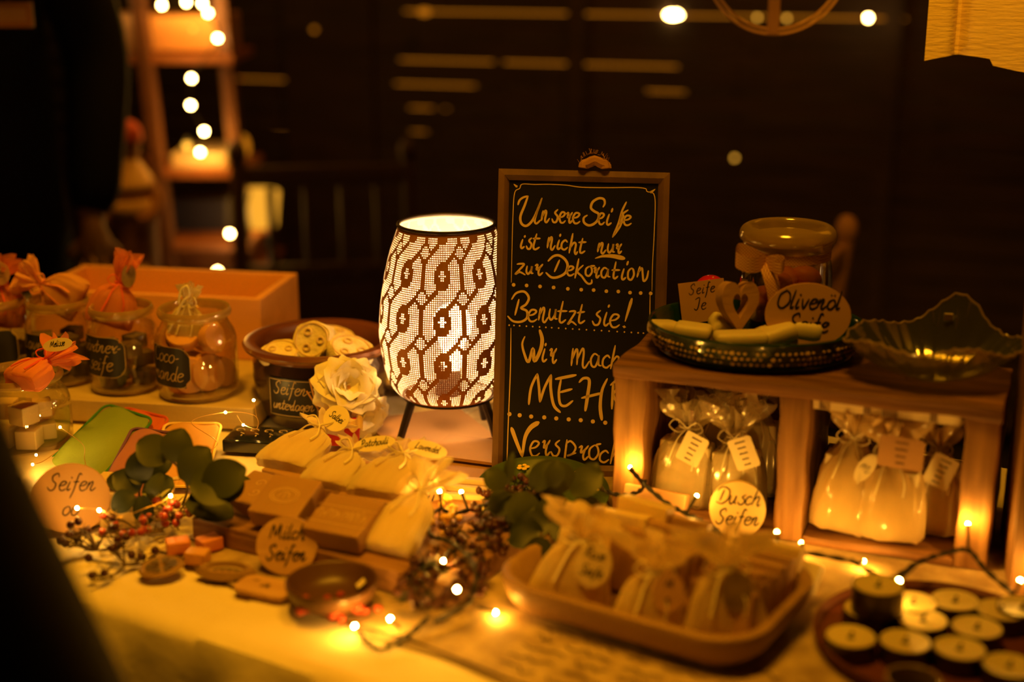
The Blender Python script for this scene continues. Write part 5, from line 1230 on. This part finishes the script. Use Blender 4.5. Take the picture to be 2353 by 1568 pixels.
# second crate upright at the right edge
UO = at(2302, 1368, .0066) + Vector((.006, 0, 0))
o = thing('upright_crate', 'tall upright wooden crate cut off by the right photo edge', 'crate', UO, (0, 0, -16))
rough(.020, .16, .47, TR(.010, .08, 0), 11).build('side_panel', 'crate_upright', o)
rough(.020, .16, .47, TR(.270, .08, 0), 12).build('side_panel', 'crate_upright', o)
rough(.238, .16, .014, TR(.140, .08, 0), 13).build('bottom_board', 'crate_wood', o)
rough(.238, .16, .014, TR(.140, .08, .23), 14).build('shelf_board', 'crate_wood', o)
rough(.238, .16, .014, TR(.140, .08, .455), 15).build('top_board', 'crate_wood', o)

# ================================================================== on top of the crate
TZ = CH_ + .0085
def ctop(px, py, h=0): return at(px, py, TZ + h)
DC = ctop(1733, 790, 0); DC = Vector((.262, 1.475, T + TZ + .001))
o = thing('enamel_dish', 'dark green shallow dish with gold dotted pattern on the crate', 'dish', DC, (0, 0, -6)); SXY = SCL(1, .86, 1)
MB().lathe(smooth_prof([(0, 0), (.095, 0), (.104, .003), (.109, .012), (.1135, .026), (.115, .030), (.113, .0315), (.110, .026), (.105, .010), (.095, .006), (0, .005)]), 72, SXY).build('dish_body', 'enamel_green', o)
m = MB(); random.seed(8)
for k in range(110):
    for j in range(3):
        if (k * 7 + j * 3) % 11 < 2: continue
        a = 2 * PI * (k + .5 * (j % 2)) / 110; z = .0085 + .0062 * j; r = .1078 + .0046 * j * .5 + .0010
        m.ball(.0019 if (k % 6) else .0028, Matrix.Translation((r * math.cos(a), r * .86 * math.sin(a), z)) , 6, 4, (1, 1, .8))
m.build('gold_pattern', 'enamel_pattern', o)
DZ = T + TZ + .0065
def dpt(px, py): r = ray(px, py); k = (DZ - CAMZ) / r.z; return Vector((r.x * k, r.y * k, DZ))
for i, (px, py, rx, ry, rz, sz, lab) in enumerate(((1525, 783, 0, 8, 30, (.034, .026, .016), 'leftmost at the rim'), (1590, 790, 0, 4, -15, (.040, .028, .016), 'second from left'), (1655, 780, 20, 28, 20, (.036, .030, .018), 'tilted one left of the heart'), (1700, 806, 0, 0, 5, (.056, .026, .015), 'long one at the front rim'), (1785, 800, 6, -16, 10, (.044, .028, .020), 'in front of the oval sign'), (1848, 796, 4, 6, -8, (.036, .026, .024), 'rightmost in the green dish'))):
    m = MB().box(*sz, I4, sz[2] * .42); q = m.build('soap_piece', 'soap_white', angle=60); q.location = dpt(px, py) + Vector((0, 0, .006)); q.rotation_euler = [math.radians(a) for a in (rx, ry, rz)]; tag(q, 'white soap piece in the green dish, ' + lab, 'soap')
# heart
hp = []
for i in range(48):
    a = 2 * PI * i / 48; x = 16 * math.sin(a) ** 3; y = 13 * math.cos(a) - 5 * math.cos(2 * a) - 2 * math.cos(3 * a) - math.cos(4 * a); hp.append((x / 16, (y + 17) / 29.5))
o = thing('wooden_heart', 'pale wooden heart with a heart-shaped hole standing in the green dish', 'ornament', dpt(1700, 800) + Vector((0, .008, .010)), (-8, 5, 22))
out = [(x * .023, y * .060) for x, y in hp]; inn = [(x * .0095, .017 + y * .030) for x, y in hp]; n = len(out); vs = []
for y in (0, .014):
    vs += [(a, y, b) for a, b in out] + [(a, y, b) for a, b in inn]
fs = []
for i in range(n):
    j = (i + 1) % n; fs += [(i, j, n + j, n + i), (2 * n + i, 3 * n + i, 3 * n + j, 2 * n + j), (i, 2 * n + i, 2 * n + j, j), (n + i, n + j, 3 * n + j, 3 * n + i)]
MB().add(vs, fs).build('heart_body', 'pale_wood', o)
disc('oval kraft sign reading Oliven\u00f6l Seife standing in the green dish', dpt(1852, 803) + Vector((0, -.002, .003)), (-8, 0, -6), .034, .006, ['Oliven\u00f6l', 'Seife'], 'tag_kraft', rx=1.32, xh=.30, wd=.0021)
o = thing('price_card', 'small brown card with ink writing behind the heart in the green dish', 'card', dpt(1625, 762) + Vector((0, .02, .006)), (-10, -6, 6))
MB().box(.052, .0012, .046, I4).build('card_body', 'tag_kraft', o)
write([[(p[0], p[1] + .032) for p in q] for q in words_strokes('Seife', .0062)] + [[(p[0] - .004, p[1] + .014) for p in q] for q in words_strokes('Je', .0070)], .0014, lambda x, y: Vector((x, -.0006, y)), 'writing', 'ink', o)
# toadstool
o = thing('toadstool', 'shiny red toadstool ornament with white dots behind the wooden heart', 'ornament', dpt(1648, 745) + Vector((0, .035, 0)), (0, -8, 0))
o.scale = (.85, .85, .70)
MB().lathe([(0, 0), (.006, 0), (.005, .03), (.0045, .052)], 16).build('stalk', 'white_dot', o)
MB().lathe(smooth_prof([(.004, .050), (.019, .049), (.0205, .053), (.016, .062), (.008, .068), (0, .0695)]), 30).build('cap', 'toadstool_red', o)
m = MB()
for k, (a, r, z) in enumerate(((-1.2, .0185, .0585), (-2.1, .0175, .060), (-1.7, .0125, .065), (-.6, .0165, .0605), (-2.8, .018, .059), (-1.0, .009, .0675))): m.ball(.0014, TR(r * math.cos(a), r * math.sin(a), z), 8, 5)
m.build('cap_dots', 'white_dot', o)
# lidded jar with bow
JP = Vector((.302, 1.528, T + TZ + .0065)); JR = .0525
o = thing('lidded_jar', 'lidded glass jar of orange wrapped soaps with checked ribbon bow', 'jar', JP)
MB().lathe(smooth_prof([(0, .001), (.040, .001), (.046, .004), (.0500, .012), (.0505, .040), (.0500, .066), (.048, .080), (.0455, .088), (.0445, .094)]), 56).build('glass_body', 'jar_glass', o)
MB().lathe([(.0445, .092), (.0475, .094), (.0485, .098), (.0475, .102), (.046, .103)], 56).build('glass_rim', 'rim_glass', o)
MB().lathe(smooth_prof([(0, .1085), (.034, .108), (.038, .110), (.040, .1165), (.044, .119), (.050, .1155), (.0525, .110), (.0525, .105), (.0505, .1025), (.046, .1025), (.044, .105), (.0, .105)]), 56).build('glass_lid', 'rim_glass', o)
MB().lathe([(.0472, .0835), (.0478, .084), (.0474, .0925), (.0466, .093)], 56).build('ribbon_band', 'gingham', o)
m = MB()
def ribbon_strip(mb, pts, w_, wd=(0, 0, 1)):
    P = smooth_line(pts, 8); W = Vector(wd); vs = []
    for i, p in enumerate(P):
        vs += [tuple(p - W * w_ / 2), tuple(p + W * w_ / 2)]
    mb.add(vs, [(2 * i, 2 * i + 1, 2 * i + 3, 2 * i + 2) for i in range(len(P) - 1)])
B0 = Vector((-.0300, -.0400, .086))
ribbon_strip(m, [B0, B0 + Vector((-.014, -.006, .008)), B0 + Vector((-.030, -.006, .014)), B0 + Vector((-.034, -.014, .006)), B0 + Vector((-.018, -.014, .000)), B0], .017)
ribbon_strip(m, [B0, B0 + Vector((.008, -.008, .004)), B0 + Vector((.018, -.009, .002)), B0 + Vector((.012, -.015, -.003)), B0], .013)
ribbon_strip(m, [B0, B0 + Vector((.004, -.008, -.014)), B0 + Vector((.008, -.010, -.028)), B0 + Vector((.012, -.010, -.046))], .016, (.95, .2, .2))
m.build('bow', 'gingham', o)
random.seed(14)
for k in range(9):
    a = k * 2.4; r = .026 if k % 3 else .006; q = MB()
    q.ball(.017, I4, 14, 8, (1.15, .9, .75)); b = q.build('wrapped_candy_soap', 'candy')
    b.location = JP + Vector((r * math.cos(a), r * math.sin(a), .018 + .020 * (k // 3))); b.rotation_euler = (random.uniform(-.6, .6), random.uniform(-.6, .6), a); tag(b, 'orange wrapped soap inside the lidded jar', 'soap', 'orange soaps in the lidded jar')
# shell bowl
o = thing('shell_bowl', 'shell-shaped ribbed glass bowl on the right end of the crate', 'bowl', Vector((.424, 1.372, T + TZ + .001)), (0, 0, -10))
def shell(u, v, inner=0):
    a = 2 * PI * u; b = math.pow(v, .8); lob = 1 + .018 * math.cos(20 * a) * v
    tip = math.exp(-((math.atan2(math.sin(a - 1.15), math.cos(a - 1.15))) / .38) ** 2)
    R = .078 * (.32 + .68 * b) * lob * (1 + .12 * abs(math.cos(a)) ** 4 * v)
    z = .002 + .040 * v ** 1.6 * (1 - .12 * abs(math.cos(a)) ** 2) + .027 * tip * v ** 2.2 + .004 * v * math.cos(5 * a) + .0012 * v * math.cos(40 * a)
    return Vector((R * math.cos(a), R * .80 * math.sin(a), z + .0022 * inner))
MB().grid(lambda u, v: shell(u, v), 120, 18).grid(lambda u, v: shell(u, v, 1), 120, 18).build('bowl_body', 'shell_glass', o)
MB().tube([shell(i / 120, 1) + Vector((0, 0, .001)) for i in range(120)], .0013, 6, closed=True).build('bowl_rim', 'rim_glass', o)
MB().lathe([(0, 0), (.026, 0), (.026, .003), (0, .004)], 30, SCL(1, .8, 1)).build('bowl_foot', 'shell_glass', o)
MB().box(.0085, .0008, .009, TR(.018, .051, .046) @ RX(28)).build('price_sticker', 'tag_paper', o)

# ================================================================== hanging things at the top
LN = atY(2252, 60, 1.75)
m = MB()
def lin(u, v):
    x = -.062 + .26 * u; z = .16 - .205 * v + (.006 * math.sin(u * 9) if v > .95 else 0) - (.004 if u > .3 else -.003 + .0) * (v > .95)
    return Vector((x, .010 * math.sin(u * 8) + (.02 * math.exp(-((u - .16) / .03) ** 2)), z))
m.grid(lin, 60, 16); o = thing('linen_cloth', 'light linen cloth hanging into the upper right corner', 'cloth', LN, (0, 0, -8)); m.build('cloth_panel', 'linen', o)
MB().tube([(-.08, 0, .162), (.22, 0, .162)], .006, 8).build('hanging_rod', 'chair_wood', o)
HC = atY(1787, -90, 2.1); hr = 164 * 2.04 / FPX
o = thing('hanging_hoop', 'thin wooden hoop with an upright bar hanging before the fence', 'ornament', HC)
for dr in (0, .007): MB().tube([((hr - dr) * math.cos(a), 0, (hr - dr) * math.sin(a)) for a in [2 * PI * i / 72 for i in range(72)]], .0020, 6, closed=True).build('hoop_ring', 'iron_hoop', o)
MB().box(.017, .006, hr * 2, TR(-.002, 0, -hr), .001).build('upright_bar', 'chair_pale', o)
MB().tube([(0, 0, hr), (0, 0, hr + .35)], .001, 5).build('hanging_string', 'rope', o)

# ================================================================== background left: ladder shelf
LS = thing('ladder_shelf', 'leaning wooden ladder shelf with string lights, background left', 'shelf', (atY(440, 700, 3.3).x, 3.3, 0))
def lsp(px, py, Y): return atY(px, py, Y) - Vector(LS.location)
def post(x0, x1, Y):
    a = lsp(x0, -220, Y); b = lsp(x1, 1060, Y); b.z = 0
    d = (a - b).normalized(); m = MB(); q = MB().box(.046, .03, (a - b).length + .0, I4, .002)
    M = Matrix.Translation(b) @ d.to_track_quat('Z', 'Y').to_matrix().to_4x4(); m.add(q.v, q.f, M); return m
post(292, 452, 3.28).build('post', 'post_wood', LS); post(490, 610, 3.30).build('post', 'post_wood', LS)
for (pxa, pxb, py, dpt_, lab) in ((215, 535, 128, .26, 0), (250, 560, 392, .26, 0), (250, 575, 560, .30, 0), (250, 600, 640, .34, 0)):
    a = lsp(pxa, py, 3.26); b = lsp(pxb, py, 3.26); MB().box((b - a).length, dpt_, .018, TR((a.x + b.x) / 2, a.y + dpt_ / 2, a.z - .018)).build('shelf_board', 'shelf_wood', LS)
def bgbox(label, px0, px1, py0, py1, Y, d, mat, cat='box', name='storage_box', rz=0):
    a = atY(px0, py1, Y); b = atY(px1, py0, Y); o = MB().box(b.x - a.x, d, b.z - a.z, I4, .004).build(name, mat); o.location = ((a.x + b.x) / 2, Y + d / 2, a.z); o.rotation_euler = (0, 0, math.radians(rz)); return tag(o, label, cat)
bgbox('wide wooden box on the top board of the ladder shelf', 225, 520, 35, 118, 3.31, .16, 'box_wood')
bgbox('white cotton cloth pile on the middle shelf board', 395, 520, 352, 388, 3.30, .2, 'cotton_white', 'cloth', 'folded_cloth')
bgbox('dark blue box on the lower shelf board', 400, 520, 460, 540, 3.40, .1, 'blue_box')
bgbox('brown wooden box on the lowest shelf board', 410, 530, 575, 636, 3.36, .16, 'shelf_wood')
bgbox('pale cloth bundle on the lowest shelf board at the left', 190, 300, 605, 636, 3.30, .1, 'doll_cream', 'cloth', 'folded_cloth')
# paper lampshade standing right of the shelf
t = thing('paper_lantern', 'glowing cream paper lantern right of the ladder shelf', 'lantern', atY(592, 520, 3.45))
MB().lathe([(.046, 0), (.048, .002), (.058, .085), (.055, .088)], 24).build('lantern_shade', 'lantern_glow', t); MB().box(.09, .09, .01, TR(0, 0, -.01)).build('lantern_base', 'shelf_wood', t)
MB().tube([(0, 0, -.005), (0, 0, -.56)], .012, 8).build('lantern_stand', 'shelf_wood', t)
t2 = thing('paper_lantern', 'small orange glowing lantern behind the shelf post', 'lantern', atY(560, 365, 3.5))
MB().ball(.022, TR(0, 0, .03), 14, 10, (.8, .8, 1.4)).build('lantern_shade', 'stall_glow', t2); MB().tube([(0, 0, .0), (0, 0, -.76)], .008, 8).build('lantern_stand', 'shelf_wood', t2)
# shelf string
bl = [(215, 5), (243, 5), (372, 12), (428, 5), (465, 8), (478, 30), (500, 88), (440, 180), (438, 242), (469, 302), (460, 350)]
P = [atY(x, y, 3.24) for x, y in bl]
string_light('string of round warm bulbs draped down the ladder shelf', [P], [(p, None) for p in P], 'cord', .002, 'far_glow', .0062, False, stub=0)
bl = [(558, 495), (528, 537), (551, 615), (500, 624)]; P = [atY(x, y, 3.2) for x, y in bl]
string_light('lower end of the bulb string hanging beside the shelf post', [[atY(575, 440, 3.22)] + P], [(p, None) for p in P], 'cord', .002, 'far_glow', .0062, False)
lantern(443, 66, 3.28, .005, 'dim bulb before the wide box on the top shelf board', 'far_glow_dim')
lantern(430, 335, 3.28, .009, 'soft glowing bulb above the white cloth pile', 'far_glow_dim')
point('shelf_bulbs_light', atY(430, 20, 3.2), 1.1, .05, (1, .42, .03)); point('shelf_low_light', atY(470, 330, 3.22), .7, .04, (1, .42, .03)); point('lantern_light', atY(600, 480, 3.38), .5, .04, (1, .5, .08))
# doll
dp = atY(312, 640, 3.05); t = thing('cloth_doll', 'seated cloth doll with red cap and cream collar on a stool', 'doll', dp)
k = 3.05 * 1.0 / FPX
MB().lathe(smooth_prof([(0, .0), (.050, 0), (.055, .10), (.058, .14), (.052, .20), (.040, .235), (.022, .26), (0, .262)]), 24).build('doll_body', 'doll_brown', t)
MB().lathe(smooth_prof([(.056, .150), (.064, .152), (.066, .165), (.060, .178), (.054, .18)]), 24).build('fur_trim', 'doll_cream', t)
MB().lathe(smooth_prof([(.020, .270), (.042, .235), (.056, .212), (.050, .208), (.020, .235)]), 20).build('collar', 'doll_cream', t)
MB().ball(.030, TR(0, 0, .285), 16, 10, (1, .9, 1.1)).ball(.005, TR(0, -.028, .283)).ball(.003, TR(-.010, -.026, .293), 8, 5).ball(.003, TR(.010, -.026, .293), 8, 5).build('head', 'doll_brown', t)
MB().lathe(smooth_prof([(.030, .302), (.036, .304), (.035, .325), (.030, .335), (.020, .345), (0, .35)]), 20).build('cap', 'cap_red', t)
MB().ball(.012, TR(-.006, 0, .358)).build('pompom', 'teal', t)
for s_ in (-1, 1): MB().tube(smooth_line([(s_ * .035, 0, .22), (s_ * .062, -.012, .185), (s_ * .058, -.04, .15), (s_ * .03, -.055, .14)]), [.014] * 19, 8).build('arm', 'doll_brown', t)
for s_ in (-1, 1): MB().tube(smooth_line([(s_ * .025, -.02, .03), (s_ * .03, -.06, .02), (s_ * .03, -.075, -.05), (s_ * .03, -.078, -.10)]), .014, 8).build('leg', 'doll_cream', t)
st_ = thing('wooden_stool', 'small wooden stool under the cloth doll', 'stool', Vector((dp.x, dp.y, 0)))
MB().lathe([(0, dp.z - .03), (.058, dp.z - .03), (.058, dp.z - .001), (0, dp.z - .001)], 24).build('seat', 'shelf_wood', st_)
for a in range(4): MB().tube([(.04 * math.cos(a * PI / 2 + .8), .04 * math.sin(a * PI / 2 + .8), dp.z - .03), (.11 * math.cos(a * PI / 2 + .8), .11 * math.sin(a * PI / 2 + .8), 0)], .012, 8).build('leg', 'shelf_wood', st_)
# chairs behind
def chair(label, px, py, Y, mat, rz=0, top=None):
    p = atY(px, py, Y); Ht = p.z; t = thing('wooden_chair', label, 'chair', (p.x, Y, 0), (0, 0, rz))
    MB().box(.42, .40, .025, TR(0, -.0, .45 - .025), .005).build('seat', mat, t)
    for sx in (-1, 1):
        MB().tube([(sx * .19, .19, 0), (sx * .19, .19, .45), (sx * .19, .23, Ht - .02)], [.016, .018, .016], 8).ball(.022, TR(sx * .19, .23, Ht), 12, 8, (1, 1, 1.3)).build('back_post', mat, t)
        MB().tube([(sx * .18, -.18, 0), (sx * .18, -.18, .43)], .016, 8).build('leg', mat, t)
    MB().box(.37, .018, .04, TR(0, .226, Ht - .07), .004).build('top_rail', mat, t)
    MB().box(.37, .018, .04, TR(0, .205, .60), .004).build('lower_rail', mat, t)
    for k in range(4): MB().tube([(-.12 + .08 * k, .207, .63), (-.12 + .08 * k, .224, Ht - .08)], .009, 8).build('spindle', mat, t)
    return t
chair('dark wooden chair standing behind the stall between shelf and lamp', 745, 385, 2.95, 'chair_wood', 8)
chair('pale wooden chair behind the chalkboard, its post showing at the right', 1610, 545, 2.6, 'chair_pale', 245)

# ================================================================== people
def skin_body(name, chain, mat, parent, lv=2):
    """chain: list of (point, radius x, parent index)"""
    me = bpy.data.meshes.new(name); me.from_pydata([c[0] for c in chain], [(c[2], i) for i, c in enumerate(chain) if c[2] is not None], []); o = bpy.data.objects.new(name, me); COL.objects.link(o)
    me.materials.append(MATS[mat]); md = o.modifiers.new('skin', 'SKIN'); md.use_smooth_shade = True
    for i, c in enumerate(chain): me.skin_vertices[0].data[i].radius = (c[1], c[1] * (c[3] if len(c) > 3 else 1)); me.skin_vertices[0].data[i].use_root = (i == 0)
    o.modifiers.new('sub', 'SUBSURF').levels = lv; o.modifiers['sub'].render_levels = lv; o.parent = parent; return o
def person(label, loc, rz, H=1.72, hands_fwd=0.0, elbow=0.0, wout=0.0, drop=0.0):
    t = thing('person', label, 'person', loc, (0, 0, rz)); s = H / 1.72
    C = [((0, 0, .92), .13, None, .8), ((0, 0, 1.10), .125, 0, .8), ((0, 0, 1.30), .14, 1, .75), ((0, .0, 1.43), .075, 2), ((0, -.01, 1.50), .052, 3), ((0, -.015, 1.56), .075, 4, 1.1), ((0, -.02, 1.64), .078, 5, 1.15), ((0, -.01, 1.69), .05, 6)]
    for sx in (-1, 1):
        b = len(C); C += [((sx * .10, 0, .84), .09, 0), ((sx * .11, -.01, .48), .058, b), ((sx * .11, .01, .10), .042, b + 1), ((sx * .12, -.08, .04), .036, b + 2), ((sx * .12, -.17, .03), .03, b + 3)]
        e = len(C); C += [((sx * .18, 0, 1.38), .06, 2), ((sx * (.235 + elbow), .03, 1.12), .042, e), ((sx * (.22 + wout), -.12 - hands_fwd, .93 - drop), .030, e + 1), ((sx * (.215 + wout), -.17 - hands_fwd, .90 - drop), .034, e + 2, .5)]
        h = len(C) - 1
        for k in range(4):
            f = len(C); x = sx * (.215 + wout + (-.030 + .020 * k)); y = -.20 - hands_fwd
            C += [((x, y, .893 - drop), .0095, h), ((x, y - .030 + .004 * abs(k - 1), .880 - drop), .0085, f), ((x, y - .048 + .006 * abs(k - 1), .862 - drop), .0075, f + 1)]
        f = len(C); C += [((sx * (.175 + wout), -.165 - hands_fwd, .892 - drop), .011, h), ((sx * (.162 + wout), -.190 - hands_fwd, .878 - drop), .0095, f)]
    C = [((c[0][0] * s, c[0][1] * s, c[0][2] * s), c[1] * s) + c[2:] for c in C]
    skin_body('body', C, 'skin', t)
    K = [((0, 0, 1.00), .20, None, .75), ((0, 0, 1.18), .185, 0, .75), ((0, 0, 1.34), .19, 1, .7), ((0, .01, 1.44), .10, 2, .9), ((0, 0, .80), .215, 0, .8), ((0, 0, .62), .225, 4, .8)]
    for sx in (-1, 1):
        e = len(K); K += [((sx * .20, 0, 1.38), .085, 2), ((sx * (.255 + elbow), .03, 1.12), .070, e), ((sx * (.225 + wout), -.125 - hands_fwd, .935 - drop), .052, e + 1)]
    skin_body('coat', [((c[0][0] * s, c[0][1] * s, c[0][2] * s), c[1] * s) + c[2:] for c in K], 'coat_black', t)
    K = [((0, 0, .90), .15, None, .8)]
    for sx in (-1, 1):
        e = len(K); K += [((sx * .10, 0, .80), .105, 0), ((sx * .11, -.01, .48), .075, e), ((sx * .11, .01, .11), .058, e + 1)]
    skin_body('trousers', [((c[0][0] * s, c[0][1] * s, c[0][2] * s), c[1] * s) + c[2:] for c in K], 'trousers', t)
    MB().ball(.098 * s, TR(0, .012 * s, 1.665 * s), 20, 14, (.92, 1.0, 1.0)).build('hair', 'hair', t)
    m = MB()
    for sx in (-1, 1): m.ball(.008, TR(sx * .030, -.098 * s, 1.615 * s), 8, 6)
    m.build('eyes', 'ink', t); MB().ball(.012, TR(0, -.105 * s, 1.585 * s), 8, 6, (.8, 1, 1.4)).build('nose', 'skin', t)
    MB().tube([(-.022, -.088 * s, 1.548 * s), (0, -.094 * s, 1.545 * s), (.022, -.088 * s, 1.548 * s)], .004, 6).build('mouth', 'cap_red', t)
    for sx in (-1, 1): MB().box(.085, .25, .07, TR(sx * .115 * s, -.05, 0), .02).build('shoe', 'coat_black', t)
    return t
person('person in a black coat standing behind the stall at the left', (-1.06, 2.72, 0), 30, 1.74, elbow=.03, drop=.13, hands_fwd=-.06)
person('person in a dark coat in the near left corner, blurred', (-.590, .76, 0), 178, 1.68, elbow=.0, wout=.10, hands_fwd=-.06, drop=.10)
# small framed card hanging behind the vendor
o = thing('framed_card', 'small pale card in a frame hanging at the upper left corner', 'picture frame', atY(22, 34, 2.35), (0, 0, 4))
MB().box(.074, .008, .040, TR(0, 0, -.020), .001).build('frame', 'box_wood', o); MB().box(.056, .002, .022, TR(0, -.0052, -.011)).build('card', 'doll_cream', o)
MB().tube([(0, 0, .02), (0, 0, .5)], .001, 5).build('hanging_string', 'rope', o)
